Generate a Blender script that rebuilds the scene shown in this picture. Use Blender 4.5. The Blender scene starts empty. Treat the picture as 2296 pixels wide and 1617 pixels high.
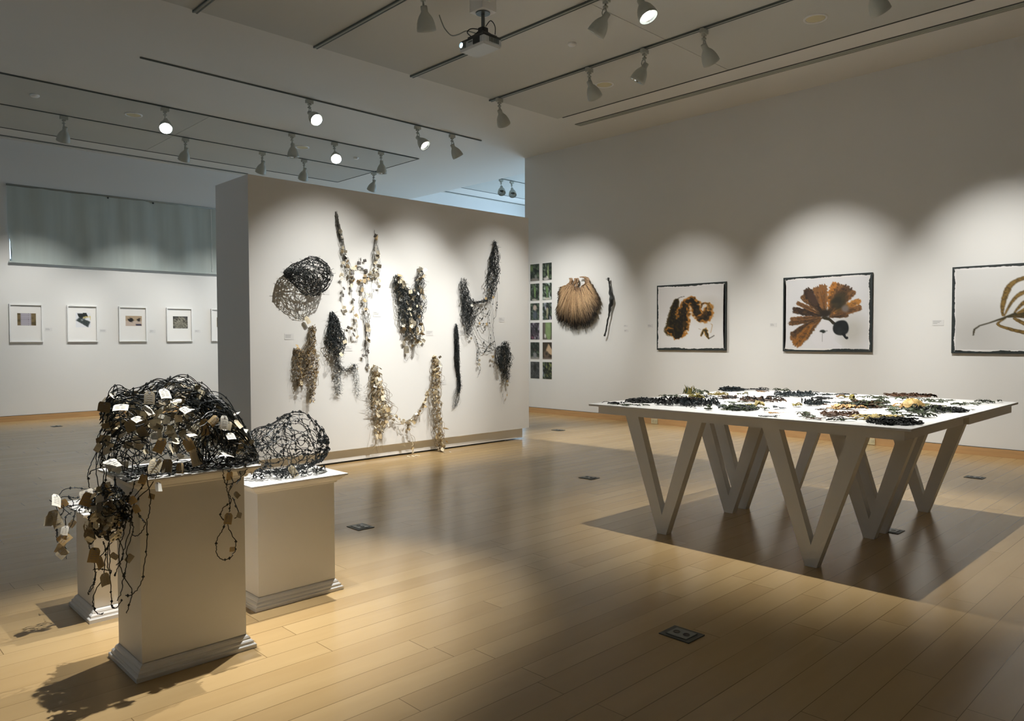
import bpy, math, random
import numpy as np
from mathutils import Vector, Matrix, Quaternion

SC = bpy.context.scene
COL = SC.collection

# ---------------------------------------------------------------- camera
EYE = 1.40
F_PX = 1675.99
YAW, PITCH, ROLL = [math.radians(v) for v in (44.18206, -1.70629, -0.17105)]
_F = Vector((math.sin(YAW)*math.cos(PITCH), math.cos(YAW)*math.cos(PITCH), math.sin(PITCH)))
_R0 = _F.cross(Vector((0, 0, 1))).normalized(); _U0 = _R0.cross(_F)
_R = _R0*math.cos(ROLL) + _U0*math.sin(ROLL); _U = _U0*math.cos(ROLL) - _R0*math.sin(ROLL)
CAMPOS = Vector((0, 0, EYE))
cam_data = bpy.data.cameras.new('camera')
cam = bpy.data.objects.new('camera', cam_data); COL.objects.link(cam)
cam_data.sensor_width = 36.0
cam_data.lens = F_PX/2296*36.0
cam_data.clip_end = 80
cam.matrix_world = Matrix(((_R.x, _U.x, -_F.x, 0), (_R.y, _U.y, -_F.y, 0), (_R.z, _U.z, -_F.z, EYE), (0, 0, 0, 1)))
SC.camera = cam

def hit(px, py, axis, val):
    """where a sight line of the photograph meets a real plane of the room (axis 0/1/2 = val)"""
    d = _F + _R*((px-1148)/F_PX) + _U*((808.5-py)/F_PX)
    t = (val - CAMPOS[axis])/d[axis]
    return CAMPOS + d*t

# ---------------------------------------------------------------- world, exposure, large lights
world = bpy.data.worlds.new('world'); SC.world = world; world.use_nodes = True
bg = world.node_tree.nodes['Background']
bg.inputs[0].default_value = (0.62, 0.80, 1.0, 1); bg.inputs[1].default_value = 1.7
SC.view_settings.view_transform = 'Standard'; SC.view_settings.look = 'None'
SC.view_settings.exposure = 0.12; SC.view_settings.gamma = 1.0
SC.view_settings.use_curve_mapping = False
SC.cycles.max_bounces = 6; SC.cycles.diffuse_bounces = 4; SC.cycles.glossy_bounces = 3
SC.cycles.sample_clamp_indirect = 4.0
SC.cycles.use_denoising = True

def daylight(name, loc, rot, sx, sy, power, col):
    l = bpy.data.lights.new(name, 'AREA'); l.shape = 'RECTANGLE'; l.size = sx; l.size_y = sy
    l.energy = power; l.color = col
    o = bpy.data.objects.new(name, l); COL.objects.link(o); o.location = loc; o.rotation_euler = rot
    return o
# daylight through the annex window (blue patch above the partition); the left area light is added cool fill
daylight('annex_window_daylight', (15.9, 12.4, 2.6), (0, math.radians(90), 0), 3.2, 3.4, 215, (0.50, 0.74, 1.0))
daylight('side_fill_light', (-3.9, 9.7, 2.8), (0, math.radians(-90), 0), 1.1, 2.4, 16, (0.72, 0.86, 1.0))

# ---------------------------------------------------------------- helpers
def lin(c):
    r = []
    for v in c[:3]:
        v /= 255.0
        r.append(v/12.92 if v <= 0.04045 else ((v+0.055)/1.055)**2.4)
    return tuple(r)

def material(name, col, rough=0.6, metal=0.0, noise=0.0, scale=8.0, bump=0.0, bscale=60.0, emit=None, estr=0.0, attr=False, spec=0.5, trans=0.0, alpha=1.0, stretch=None):
    m = bpy.data.materials.new(name); m.use_nodes = True
    nt = m.node_tree; b = nt.nodes['Principled BSDF']
    b.inputs['Roughness'].default_value = rough; b.inputs['Metallic'].default_value = metal
    b.inputs['Specular IOR Level'].default_value = spec
    if trans: b.inputs['Transmission Weight'].default_value = trans
    if alpha < 1: b.inputs['Alpha'].default_value = alpha
    tc = nt.nodes.new('ShaderNodeTexCoord')
    src = tc.outputs['Object']
    if stretch:
        mp = nt.nodes.new('ShaderNodeMapping'); mp.inputs['Scale'].default_value = stretch
        nt.links.new(src, mp.inputs[0]); src = mp.outputs[0]
    base = None
    if attr:
        a = nt.nodes.new('ShaderNodeAttribute'); a.attribute_name = 'paint'; base = a.outputs['Color']
    if noise > 0 or attr:
        n = nt.nodes.new('ShaderNodeTexNoise'); n.inputs['Scale'].default_value = scale; n.inputs['Detail'].default_value = 4
        nt.links.new(src, n.inputs['Vector'])
        mr = nt.nodes.new('ShaderNodeMapRange'); mr.inputs[1].default_value = 0.25; mr.inputs[2].default_value = 0.75
        mr.inputs[3].default_value = 1-noise; mr.inputs[4].default_value = 1+noise
        nt.links.new(n.outputs['Fac'], mr.inputs[0])
        mx = nt.nodes.new('ShaderNodeVectorMath'); mx.operation = 'SCALE'
        if base is None: mx.inputs[0].default_value = col[:3]
        else: nt.links.new(base, mx.inputs[0])
        nt.links.new(mr.outputs[0], mx.inputs['Scale'])
        nt.links.new(mx.outputs[0], b.inputs['Base Color'])
    else:
        b.inputs['Base Color'].default_value = (*col[:3], 1)
    if bump > 0:
        n2 = nt.nodes.new('ShaderNodeTexNoise'); n2.inputs['Scale'].default_value = bscale; n2.inputs['Detail'].default_value = 3
        nt.links.new(src, n2.inputs['Vector'])
        bp = nt.nodes.new('ShaderNodeBump'); bp.inputs['Strength'].default_value = bump; bp.inputs['Distance'].default_value = 0.01
        nt.links.new(n2.outputs['Fac'], bp.inputs['Height']); nt.links.new(bp.outputs[0], b.inputs['Normal'])
    if emit is not None:
        b.inputs['Emission Color'].default_value = (*emit, 1); b.inputs['Emission Strength'].default_value = estr
    return m

M = {}
M['wall'] = material('painted_wall', (0.80, 0.795, 0.77), 0.75, noise=0.012, scale=1.5, bump=0.04, bscale=180)
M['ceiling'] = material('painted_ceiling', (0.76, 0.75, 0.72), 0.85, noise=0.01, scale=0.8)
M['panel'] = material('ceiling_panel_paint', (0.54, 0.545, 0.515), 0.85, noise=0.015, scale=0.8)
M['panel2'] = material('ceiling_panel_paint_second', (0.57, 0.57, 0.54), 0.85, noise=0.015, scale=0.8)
M['groove'] = material('dark_groove', (0.05, 0.055, 0.05), 0.8)
M['white'] = material('white_paint', (0.84, 0.83, 0.805), 0.45, noise=0.01, scale=4, bump=0.02, bscale=90)
M['whitegloss'] = material('white_frame_paint', (0.86, 0.86, 0.84), 0.35)
M['mat'] = material('picture_mat_board', (0.88, 0.87, 0.84), 0.8)
M['lamp'] = material('lamp_housing_paint', (0.44, 0.45, 0.40), 0.5, noise=0.03, scale=12)
M['track'] = material('track_metal', (0.10, 0.115, 0.105), 0.5, metal=0.3)
M['trackface'] = material('track_face_paint', (0.30, 0.32, 0.29), 0.55)
M['chrome'] = material('reflector_metal', (0.7, 0.75, 0.8), 0.15, metal=1.0)
M['glow'] = material('lamp_glow', (1, 1, 1), 0.5, emit=(1.0, 0.97, 0.93), estr=26)
M['glowblue'] = material('projector_lens_glow', (0.6, 0.8, 1), 0.3, emit=(0.55, 0.8, 1.0), estr=9)
M['black'] = material('black_cord', (0.010, 0.014, 0.015), 0.42, noise=0.3, scale=60)
M['blackmat'] = material('black_fibre', (0.013, 0.019, 0.020), 0.6, noise=0.3, scale=50)
M['greycord'] = material('grey_cord', (0.11, 0.105, 0.09), 0.7, noise=0.3, scale=60)
M['tancord'] = material('tan_cord', (0.30, 0.24, 0.16), 0.8, noise=0.3, scale=60)
M['plastic'] = material('black_plastic', (0.02, 0.022, 0.022), 0.4)
M['grey'] = material('light_grey_plastic', (0.48, 0.50, 0.50), 0.45)
M['greydark'] = material('grey_metal', (0.16, 0.18, 0.18), 0.4, metal=0.6)
M['blind'] = material('blind_fabric', (0.47, 0.525, 0.50), 0.9, noise=0.06, scale=2.0, stretch=(5.0, 1, 0.35))
M['ink'] = material('grey_ink', (0.33, 0.33, 0.33), 0.8)
M['label'] = material('label_card', (0.74, 0.735, 0.72), 0.7)
M['edge'] = material('print_black_border', (0.022, 0.030, 0.030), 0.5, noise=0.4, scale=30)
M['paint'] = material('printed_picture', (1, 1, 1), 0.4, attr=True, noise=0.0)
M['organic'] = material('dried_organic', (1, 1, 1), 0.6, attr=True, noise=0.22, scale=55, bump=0.25, bscale=140)
M['tag_a'] = material('manila_tag_paper', lin((236, 222, 190)), 0.7, noise=0.06, scale=30)
M['tag_b'] = material('kraft_tag_paper', lin((190, 165, 120)), 0.75, noise=0.08, scale=30)
M['tag_c'] = material('white_tag_paper', lin((240, 236, 224)), 0.7, noise=0.04, scale=30)
M['tag_d'] = material('grey_tag_paper', lin((150, 140, 118)), 0.75, noise=0.1, scale=30)
M['tag_e'] = material('dark_slide_film', lin((74, 68, 62)), 0.5, noise=0.2, scale=40)
M['outlet'] = material('cream_outlet_plastic', lin((205, 196, 160)), 0.45)
M['brass'] = material('dull_floor_brass', (0.055, 0.06, 0.05), 0.45, metal=0.4)
M['glass'] = material('window_glass', (1, 1, 1), 0.02, trans=1.0)
M['basewood'] = material('baseboard_wood', lin((192, 152, 104)), 0.45, noise=0.12, scale=3.0, stretch=(1, 1, 14))
M['paper'] = material('picture_paper', (0.80, 0.79, 0.78), 0.5)

def floor_material():
    m = bpy.data.materials.new('maple_floorboards'); m.use_nodes = True
    nt = m.node_tree; b = nt.nodes['Principled BSDF']; L = nt.links
    def mth(op, a, bb=None, c=None):
        n = nt.nodes.new('ShaderNodeMath'); n.operation = op
        for i, v in enumerate((a, bb, c)):
            if v is None: continue
            if isinstance(v, (int, float)): n.inputs[i].default_value = v
            else: L.new(v, n.inputs[i])
        return n.outputs[0]
    tc = nt.nodes.new('ShaderNodeTexCoord'); sp = nt.nodes.new('ShaderNodeSeparateXYZ'); L.new(tc.outputs['Object'], sp.inputs[0])
    X, Y = sp.outputs[0], sp.outputs[1]
    W, LEN = 0.1425, 1.75
    ry = mth('DIVIDE', mth('SUBTRACT', Y, 0.80), W); row = mth('FLOOR', ry); fy = mth('SUBTRACT', ry, row)
    wn = nt.nodes.new('ShaderNodeTexWhiteNoise'); wn.noise_dimensions = '1D'; L.new(row, wn.inputs['W'])
    rx = mth('ADD', mth('DIVIDE', X, LEN), mth('MULTIPLY', wn.outputs['Value'], 7.3)); cx = mth('FLOOR', rx); fx = mth('SUBTRACT', rx, cx)
    cmb = nt.nodes.new('ShaderNodeCombineXYZ'); L.new(row, cmb.inputs[0]); L.new(cx, cmb.inputs[1])
    w2 = nt.nodes.new('ShaderNodeTexWhiteNoise'); w2.noise_dimensions = '2D'; L.new(cmb.outputs[0], w2.inputs['Vector'])
    # gaps
    ey = mth('MULTIPLY', mth('MINIMUM', fy, mth('SUBTRACT', 1.0, fy)), W)
    ex = mth('MULTIPLY', mth('MINIMUM', fx, mth('SUBTRACT', 1.0, fx)), LEN)
    w3 = nt.nodes.new('ShaderNodeTexNoise'); w3.inputs['Scale'].default_value = 0.9; L.new(tc.outputs['Object'], w3.inputs['Vector'])
    gw = mth('MULTIPLY', mth('SUBTRACT', w3.outputs['Fac'], 0.24), 0.0052)
    gy = mth('LESS_THAN', ey, gw); gx = mth('LESS_THAN', ex, 0.0017)
    gap = mth('MAXIMUM', gy, gx)
    # grain
    mp = nt.nodes.new('ShaderNodeMapping'); mp.inputs['Scale'].default_value = (1.0, 7, 1); L.new(tc.outputs['Object'], mp.inputs[0])
    off = nt.nodes.new('ShaderNodeVectorMath'); off.operation = 'ADD'; L.new(mp.outputs[0], off.inputs[0])
    sc = nt.nodes.new('ShaderNodeVectorMath'); sc.operation = 'SCALE'; L.new(w2.outputs['Color'], sc.inputs[0]); sc.inputs['Scale'].default_value = 30
    L.new(sc.outputs[0], off.inputs[1])
    n = nt.nodes.new('ShaderNodeTexNoise'); n.inputs['Scale'].default_value = 1.6; n.inputs['Detail'].default_value = 5; n.inputs['Distortion'].default_value = 0.6
    L.new(off.outputs[0], n.inputs['Vector'])
    fac = mth('ADD', mth('MULTIPLY', w2.outputs['Value'], 0.38), mth('MULTIPLY', n.outputs['Fac'], 0.42))
    cr = nt.nodes.new('ShaderNodeValToRGB'); L.new(fac, cr.inputs[0])
    cr.color_ramp.elements[0].position = 0.15; cr.color_ramp.elements[0].color = (0.41, 0.275, 0.125, 1)
    cr.color_ramp.elements[1].position = 0.95; cr.color_ramp.elements[1].color = (0.55, 0.395, 0.198, 1)
    mx = nt.nodes.new('ShaderNodeMix'); mx.data_type = 'RGBA'; L.new(gap, mx.inputs[0]); L.new(cr.outputs[0], mx.inputs[6]); mx.inputs[7].default_value = (0.20, 0.13, 0.055, 1)
    L.new(mx.outputs[2], b.inputs['Base Color'])
    n3 = nt.nodes.new('ShaderNodeTexNoise'); n3.inputs['Scale'].default_value = 3.0; L.new(off.outputs[0], n3.inputs['Vector'])
    L.new(mth('ADD', 0.19, mth('MULTIPLY', n3.outputs['Fac'], 0.08)), b.inputs['Roughness'])
    bp = nt.nodes.new('ShaderNodeBump'); bp.inputs['Strength'].default_value = 0.08; bp.inputs['Distance'].default_value = 0.004
    L.new(mth('SUBTRACT', mth('MULTIPLY', n3.outputs['Fac'], 0.5), gap), bp.inputs['Height']); L.new(bp.outputs[0], b.inputs['Normal'])
    return m
M['floor'] = floor_material()

class MB:
    """collects geometry in world coordinates"""
    def __init__(s): s.v = []; s.f = []; s.m = []; s.c = []; s.cur = 0; s.col = (1, 1, 1)
    def add(s, verts, faces, col=None, cols=None):
        o = len(s.v); s.v.extend([tuple(p) for p in verts])
        s.f.extend([tuple(i+o for i in f) for f in faces]); s.m.extend([s.cur]*len(faces))
        s.c.extend(cols if cols is not None else [(col or s.col)]*len(verts))
    def box(s, a, b):
        x0, y0, z0 = a; x1, y1, z1 = b
        s.add([(x0,y0,z0),(x1,y0,z0),(x1,y1,z0),(x0,y1,z0),(x0,y0,z1),(x1,y0,z1),(x1,y1,z1),(x0,y1,z1)],
              [(0,3,2,1),(4,5,6,7),(0,1,5,4),(1,2,6,5),(2,3,7,6),(3,0,4,7)])
    def bbox(s, a, b, e=0.004):
        """box with chamfered edges"""
        x0, y0, z0 = a; x1, y1, z1 = b; cx, cy, cz = (x0+x1)/2, (y0+y1)/2, (z0+z1)/2
        hx, hy, hz = abs(x1-x0)/2, abs(y1-y0)/2, abs(z1-z0)/2; e = min(e, hx*.45, hy*.45, hz*.45)
        vs = []; idx = {}
        for sx in (-1, 1):
            for sy in (-1, 1):
                for sz in (-1, 1):
                    for ax in range(3):
                        d = [hx-e, hy-e, hz-e]; d[ax] = (hx, hy, hz)[ax]
                        idx[(sx, sy, sz, ax)] = len(vs); vs.append((cx+sx*d[0], cy+sy*d[1], cz+sz*d[2]))
        fs = []
        I = idx
        for sg in (-1, 1):
            fs.append([I[(sg, a1, b1, 0)] for a1, b1 in ((-1,-1),(1,-1),(1,1),(-1,1))][::sg])
            fs.append([I[(a1, sg, b1, 1)] for a1, b1 in ((-1,-1),(1,-1),(1,1),(-1,1))][::-sg])
            fs.append([I[(a1, b1, sg, 2)] for a1, b1 in ((-1,-1),(1,-1),(1,1),(-1,1))][::sg])
        for a1 in (-1, 1):
            for b1 in (-1, 1):
                fs.append([I[(a1,b1,-1,0)], I[(a1,b1,1,0)], I[(a1,b1,1,1)], I[(a1,b1,-1,1)]])
                fs.append([I[(a1,-1,b1,0)], I[(a1,1,b1,0)], I[(a1,1,b1,2)], I[(a1,-1,b1,2)]])
                fs.append([I[(-1,a1,b1,1)], I[(1,a1,b1,1)], I[(1,a1,b1,2)], I[(-1,a1,b1,2)]])
                for c1 in (-1, 1): fs.append([I[(a1,b1,c1,0)], I[(a1,b1,c1,1)], I[(a1,b1,c1,2)]])
        s.add(vs, fs)
    def tube(s, pts, r, n=5, cols=None, cap=True):
        P = np.array([tuple(p) for p in pts], float); k = len(P)
        if k < 2: return
        T = np.gradient(P, axis=0); T /= (np.linalg.norm(T, axis=1)[:, None]+1e-12)
        ref = np.array([0.31, 0.22, 0.92]) if abs(T[0][2]) < 0.9 else np.array([0.9, 0.3, 0.1])
        N = np.cross(T[0], ref); N /= np.linalg.norm(N)+1e-12
        rr = np.full(k, r) if np.isscalar(r) else np.array(r, float)
        vs = []; cs = []
        ang = np.arange(n)*2*math.pi/n; ca, sa = np.cos(ang), np.sin(ang)
        for i in range(k):
            N = N - T[i]*np.dot(N, T[i]); N /= np.linalg.norm(N)+1e-12
            B = np.cross(T[i], N)
            ring = P[i] + rr[i]*(ca[:, None]*N + sa[:, None]*B)
            vs.extend(map(tuple, ring.tolist()))
            if cols is not None: cs.extend([cols[i]]*n)
        fs = [(i*n+j, i*n+(j+1) % n, (i+1)*n+(j+1) % n, (i+1)*n+j) for i in range(k-1) for j in range(n)]
        if cap: fs += [tuple(range(n))[::-1], tuple((k-1)*n+j for j in range(n))]
        s.add(vs, fs, cols=cs if cols is not None else None)
    def ribbon(s, pts, w, side, cols=None, th=0.0006):
        P = [Vector(p) for p in pts]; k = len(P); vs = []; cs = []
        for i in range(k):
            d = side[i] if isinstance(side, list) else side
            ww = w[i] if hasattr(w, '__len__') else w
            a = P[i]-Vector(d)*ww/2; c = P[i]+Vector(d)*ww/2; m_ = P[i]
            vs += [tuple(a), tuple(m_), tuple(c)]
            if cols is not None: cs += [cols[i]]*3
        fs = []
        for i in range(k-1):
            for j in range(2): fs.append((i*3+j, i*3+j+1, (i+1)*3+j+1, (i+1)*3+j))
        s.add(vs, fs, cols=cs if cols is not None else None)
    def knot(s, p, r, col=None):
        x, y, z = p; q = random.random()*1.5; a, b = math.cos(q)*r, math.sin(q)*r
        s.add([(x+a,y+b,z),(x-a,y-b,z),(x-b,y+a,z),(x+b,y-a,z),(x,y,z+r*1.15),(x,y,z-r*1.15)],
              [(0,2,4),(2,1,4),(1,3,4),(3,0,4),(2,0,5),(1,2,5),(3,1,5),(0,3,5)], col=col)
    def lathe(s, prof, n=24, center=(0,0,0), axis=Vector((0,0,1))):
        q = Vector((0,0,1)).rotation_difference(Vector(axis)); c = Vector(center); vs = []
        for (r, z) in prof:
            for j in range(n):
                a = 2*math.pi*j/n; vs.append(tuple(c + q @ Vector((r*math.cos(a), r*math.sin(a), z))))
        k = len(prof)
        s.add(vs, [(i*n+j, i*n+(j+1) % n, (i+1)*n+(j+1) % n, (i+1)*n+j) for i in range(k-1) for j in range(n)])
    def disc(s, c, r, axis=Vector((0,0,1)), n=24):
        q = Vector((0,0,1)).rotation_difference(Vector(axis)); c = Vector(c)
        s.add([tuple(c+q @ Vector((r*math.cos(2*math.pi*j/n), r*math.sin(2*math.pi*j/n), 0))) for j in range(n)], [tuple(range(n))])
    def prism(s, poly, base, u, v, w, depth):
        """polygon in (u,v) plane through base, extruded along w"""
        base, u, v, w = Vector(base), Vector(u), Vector(v), Vector(w); n = len(poly)
        a = [tuple(base+u*x+v*y) for x, y in poly]; b = [tuple(base+u*x+v*y+w*depth) for x, y in poly]
        s.add(a+b, [tuple(range(n))[::-1], tuple(range(n, 2*n))]+[(i, (i+1) % n, n+(i+1) % n, n+i) for i in range(n)])
    def build(s, name, mats, parent=None, origin=None, smooth=False):
        if not isinstance(mats, (list, tuple)): mats = [mats]
        me = bpy.data.meshes.new(name)
        if parent is not None: o0 = Vector(root_origin(parent))
        elif origin is not None: o0 = Vector(origin)
        else: o0 = Vector((0, 0, 0))
        vs = (np.array(s.v, float)-np.array(o0)).tolist()
        me.from_pydata(vs, [], s.f)
        for m_ in mats: me.materials.append(m_)
        if len(mats) > 1: me.polygons.foreach_set('material_index', s.m)
        if any(m_.name in ('printed_picture', 'dried_organic') for m_ in mats):
            at = me.color_attributes.new('paint', 'FLOAT_COLOR', 'POINT')
            at.data.foreach_set('color', [q for c in s.c for q in (c[0], c[1], c[2], 1.0)])
        if smooth: me.polygons.foreach_set('use_smooth', [True]*len(me.polygons))
        me.update()
        o = bpy.data.objects.new(name, me); COL.objects.link(o)
        if parent is not None: o.parent = parent
        else: o.location = o0
        return o

def root_origin(o):
    p = Vector((0, 0, 0))
    while o is not None: p += o.location; o = o.parent
    return p

def thing(name, label, cat, loc, group=None):
    o = bpy.data.objects.new(name, None); COL.objects.link(o); o.location = loc; o.empty_display_size = 0.05
    return tag(o, label, cat, group)
def tag(o, label, cat, group=None):
    o['label'] = label; o['category'] = cat
    if group: o['group'] = group
    return o
def struct(name, mb, mats, parent=None):
    o = mb.build(name, mats, parent)
    if parent is None: o['kind'] = 'structure'
    return o

# ---------------------------------------------------------------- room shell
CEIL = 4.80; XW = 10.10; YB = 15.12; YP = 7.28; XL = -4.0; YF = -6.0; XA = 16.0; CEIL2 = 5.15; XR = 11.015
b = MB(); b.box((XL-.2, YF-.2, -.2), (XA+.2, YB+.4, 0)); struct('floor', b, M['floor'])
b = MB()
b.box((XL-.2, YF-.2, CEIL), (XR, YB+.4, CEIL+.2)); b.box((XR-.02, YF-.2, CEIL+.2), (XR, YB+.4, CEIL2+.2))
b.box((XR, YF-.2, CEIL2), (XA+.2, YB+.4, CEIL2+.2))
struct('ceiling', b, M['ceiling'])
b = MB(); b.box((XW, YF, 0), (XW+.25, 10.03, CEIL)); struct('wall_right', b, M['wall'])
b = MB(); b.box((XW+.25, 9.0, 0), (XA, 9.25, CEIL2)); struct('wall_annex', b, M['wall'])
# back wall with the window opening
WX0, WX1, WZ0, WZ1 = 2.775, 7.20, 2.74, 4.03
b = MB()
b.box((XL, YB, 0), (WX0, YB+.3, CEIL)); b.box((WX1, YB, 0), (XA, YB+.3, CEIL2)); b.box((WX0, YB, 0), (WX1, YB+.3, WZ0)); b.box((WX0, YB, WZ1), (WX1, YB+.3, CEIL))
struct('wall_back', b, M['wall'])
b = MB(); b.box((XL-.2, YF, 0), (XL, 8.4, CEIL)); b.box((XL-.2, 11.0, 0), (XL, YB+.3, CEIL)); b.box((XL-.2, 8.4, 0), (XL, 11.0, 2.2)); b.box((XL-.2, 8.4, 3.4), (XL, 11.0, CEIL))
struct('wall_left', b, M['wall'])
b = MB(); b.box((XL, YF-.2, 0), (XW, YF, CEIL)); struct('wall_front', b, M['wall'])
b = MB(); b.box((XA, 9.0, 0), (XA+.2, 10.7, CEIL2)); b.box((XA, 14.1, 0), (XA+.2, YB+.3, CEIL2)); b.box((XA, 10.7, 0), (XA+.2, 14.1, 1.0)); b.box((XA, 10.7, 4.2), (XA+.2, 14.1, CEIL2))
struct('wall_far', b, M['wall'])

def window(name, mk, glass):
    a = MB(); mk(a); o = struct(name, a, M['white'])
    g = MB(); glass(g); g.build('pane', M['glass'], o)
def wfr_back(a):
    for z in (WZ0, WZ1-.05): a.box((WX0, YB+.16, z), (WX1, YB+.22, z+.05))
    for x in (4.2, 5.7): a.box((x, YB+.165, WZ0+.05), (x+.05, YB+.215, WZ1-.05))
    for x in (WX0, WX1-.015): a.box((x, YB+.165, WZ0+.05), (x+.015, YB+.215, WZ1-.05))
window('window_1', wfr_back, lambda g: g.box((WX0+.015, YB+.185, WZ0+.05), (WX1-.05, YB+.19, WZ1-.05)))
def wfr_added(a):
    for z in (2.2, 3.35): a.box((XL-.14, 8.4, z), (XL-.08, 11.0, z+.05))
    for y in (8.4, 9.7, 10.95): a.box((XL-.135, y, 2.25), (XL-.085, y+.05, 3.35))
window('added_fill_window', wfr_added, lambda g: g.box((XL-.115, 8.45, 2.25), (XL-.11, 10.95, 3.35)))  # invented window, unseen; its wall opening is added to let in cool fill
def wfr_far(a):
    for z in (1.0, 4.15): a.box((XA+.08, 10.7, z), (XA+.14, 14.1, z+.05))
    for y in (10.7, 12.4, 14.05): a.box((XA+.085, y, 1.05), (XA+.135, y+.05, 4.15))
window('window_3', wfr_far, lambda g: g.box((XA+.11, 10.75, 1.05), (XA+.115, 14.05, 4.15)))

b = MB(); b.box((XW-.018, YF, 0), (XW, 10.03, .094)); struct('baseboard_right', b, M['basewood'])
b = MB(); b.box((XL, YB-.018, 0), (XR, YB, .092)); struct('baseboard_back', b, M['basewood'])
b = MB(); b.box((XW-.006, YF, .094), (XW+.001, 10.03, .101)); b.box((XL, YB-.006, .092), (XR, YB+.001, .099)); struct('trim_1', b, M['groove'])

# ceiling panels (flush panels of a greyer paint), reveals and seams
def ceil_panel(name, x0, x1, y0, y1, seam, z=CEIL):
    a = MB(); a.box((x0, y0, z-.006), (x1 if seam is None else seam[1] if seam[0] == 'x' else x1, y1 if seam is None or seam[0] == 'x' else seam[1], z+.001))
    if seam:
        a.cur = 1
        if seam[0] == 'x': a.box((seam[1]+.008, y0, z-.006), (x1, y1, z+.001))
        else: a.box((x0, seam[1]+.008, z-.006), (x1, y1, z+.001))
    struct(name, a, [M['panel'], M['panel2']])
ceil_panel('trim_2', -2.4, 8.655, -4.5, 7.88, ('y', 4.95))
ceil_panel('trim_3', -2.4, 8.665, 11.42, 14.32, ('x', 4.72))
ceil_panel('trim_4', XR+.05, 15.9, 11.3, 14.27, None, CEIL2)
def groove(name, a0, a1, mats=None):
    a = MB(); a.box(a0, a1); struct(name, a, M['groove'])
groove('trim_5', (8.650, -4.5, CEIL-.010), (8.675, 7.78, CEIL+.001))
groove('trim_6', (-2.4, 14.30, CEIL-.010), (8.66, 14.335, CEIL+.001))
groove('trim_7', (8.655, 11.42, CEIL-.010), (8.672, 14.32, CEIL+.001))
groove('trim_8', (XR+.6, 14.25, CEIL2-.01), (15.9, 14.28, CEIL2+.001))

# linear air diffusers in the ceiling
def diffuser(x0, y0, x1, y1, n, label, z=CEIL):
    r = thing('linear_air_diffuser', label, 'air vent', ((x0+x1)/2, (y0+y1)/2, z))
    a = MB(); a.box((x0, y0, z-.004), (x1, y1, z-.0002)); a.build('backing', M['groove'], r)
    w = (x1-x0) if (y1-y0) > (x1-x0) else (y1-y0)
    for i in range(n-1):
        c = (i+1)/n*w
        a = MB()
        if (y1-y0) > (x1-x0): a.box((x0+c-w/n*.32, y0, z-.008), (x0+c+w/n*.32, y1, z-.004))
        else: a.box((x0, y0+c-w/n*.25, z-.008), (x1, y0+c+w/n*.25, z-.004))
        a.build('slat', M['lamp'], r)
diffuser(9.08, -5, 9.225, 7.9, 5, 'long four slot air diffuser in the ceiling above the right wall')
diffuser(-2.4, 14.86, 6.9, 14.95, 2, 'long narrow air slot in the ceiling along the back wall')
diffuser(12.1, 14.9, 15.9, 14.99, 2, 'air slot in the blue lit ceiling beyond the partition', CEIL2)

# ---------------------------------------------------------------- lighting tracks
def track(x0, y0, x1, y1, label, z=CEIL, g='lighting tracks on the ceiling', slim=False):
    r = thing('lighting_track', label, 'track', (x0, y0, z), g)
    dx, dy = (1, 0) if abs(x1-x0) > abs(y1-y0) else (0, 1); px, py = dy, dx
    a = MB(); w = .009 if slim else .020; e_ = .0025 if slim else .006; dz_ = .012 if slim else .022
    a.box((min(x0,x1)-px*w, min(y0,y1)-py*w, z-dz_), (max(x0,x1)+px*w, max(y0,y1)+py*w, z)); a.build('rail', M['trackface'], r)
    for sg in (-1, 1):
        a = MB(); a.box((min(x0,x1)+px*(sg*w-e_), min(y0,y1)+py*(sg*w-e_), z-dz_-.004), (max(x0,x1)+px*(sg*w+e_), max(y0,y1)+py*(sg*w+e_), z-.001)); a.build('rail_edge', M['track'], r)
    return r
track(7.29, -4, 7.29, 7.93, 'lighting track carrying the row of pale spotlights toward the right wall')
track(5.89, -4, 5.89, 7.91, 'lighting track passing behind the projector')
track(4.50, -4, 4.50, 7.90, 'lighting track whose bare end meets the ceiling seam left of the projector')
track(3.12, -4, 3.12, 7.91, 'lighting track cut off by the top edge, leftmost of the row')
track(1.74, -4, 1.74, 7.91, 'lighting track over the three pedestals', g='lighting tracks on the ceiling')
track(3.14, 9.64, 8.65, 9.64, 'single lighting track behind the partition with three lamps', slim=True)
track(-2.4, 11.42, 8.66, 11.42, 'lighting track on the near edge of the rear grey panel', slim=True)
track(-2.4, 12.90, 8.86, 12.90, 'lighting track through the middle of the rear grey panel', slim=True)
track(12.1, 12.82, 15.5, 12.82, 'lighting track in the blue lit room beyond the partition', CEIL2, slim=True)

# lamp head prototype meshes (axis of the bell = -Z, pivot at origin)
def head_meshes():
    r = {}
    a = MB(); a.lathe([(0.0, .032), (.028, .032), (.033, .024), (.033, -.020), (.040, -.034), (.058, -.058), (.074, -.088), (.086, -.125), (.093, -.165), (.095, -.195), (.090, -.197), (.085, -.165), (.066, -.13), (.05, -.12)], 28)
    r['housing'] = a
    a = MB(); a.lathe([(.089, -.190), (.083, -.16), (.064, -.125), (.046, -.118)], 28); r['reflector'] = a
    a = MB(); a.lathe([(.0, -.128), (.025, -.129), (.047, -.122), (.047, -.118)], 24); r['bulb'] = a
    return {k: v for k, v in r.items()}
HM = head_meshes(); HD = {}
for k, mt in (('housing', 'lamp'), ('reflector', 'chrome'), ('bulb', 'glow')):
    o = HM[k].build(k, M[mt], smooth=True); HD[k] = o.data; bpy.data.objects.remove(o)
def simple_mesh(mb, name, mt, smooth=False):
    o = mb.build(name, mt, smooth=smooth); d = o.data; bpy.data.objects.remove(o); return d
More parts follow.
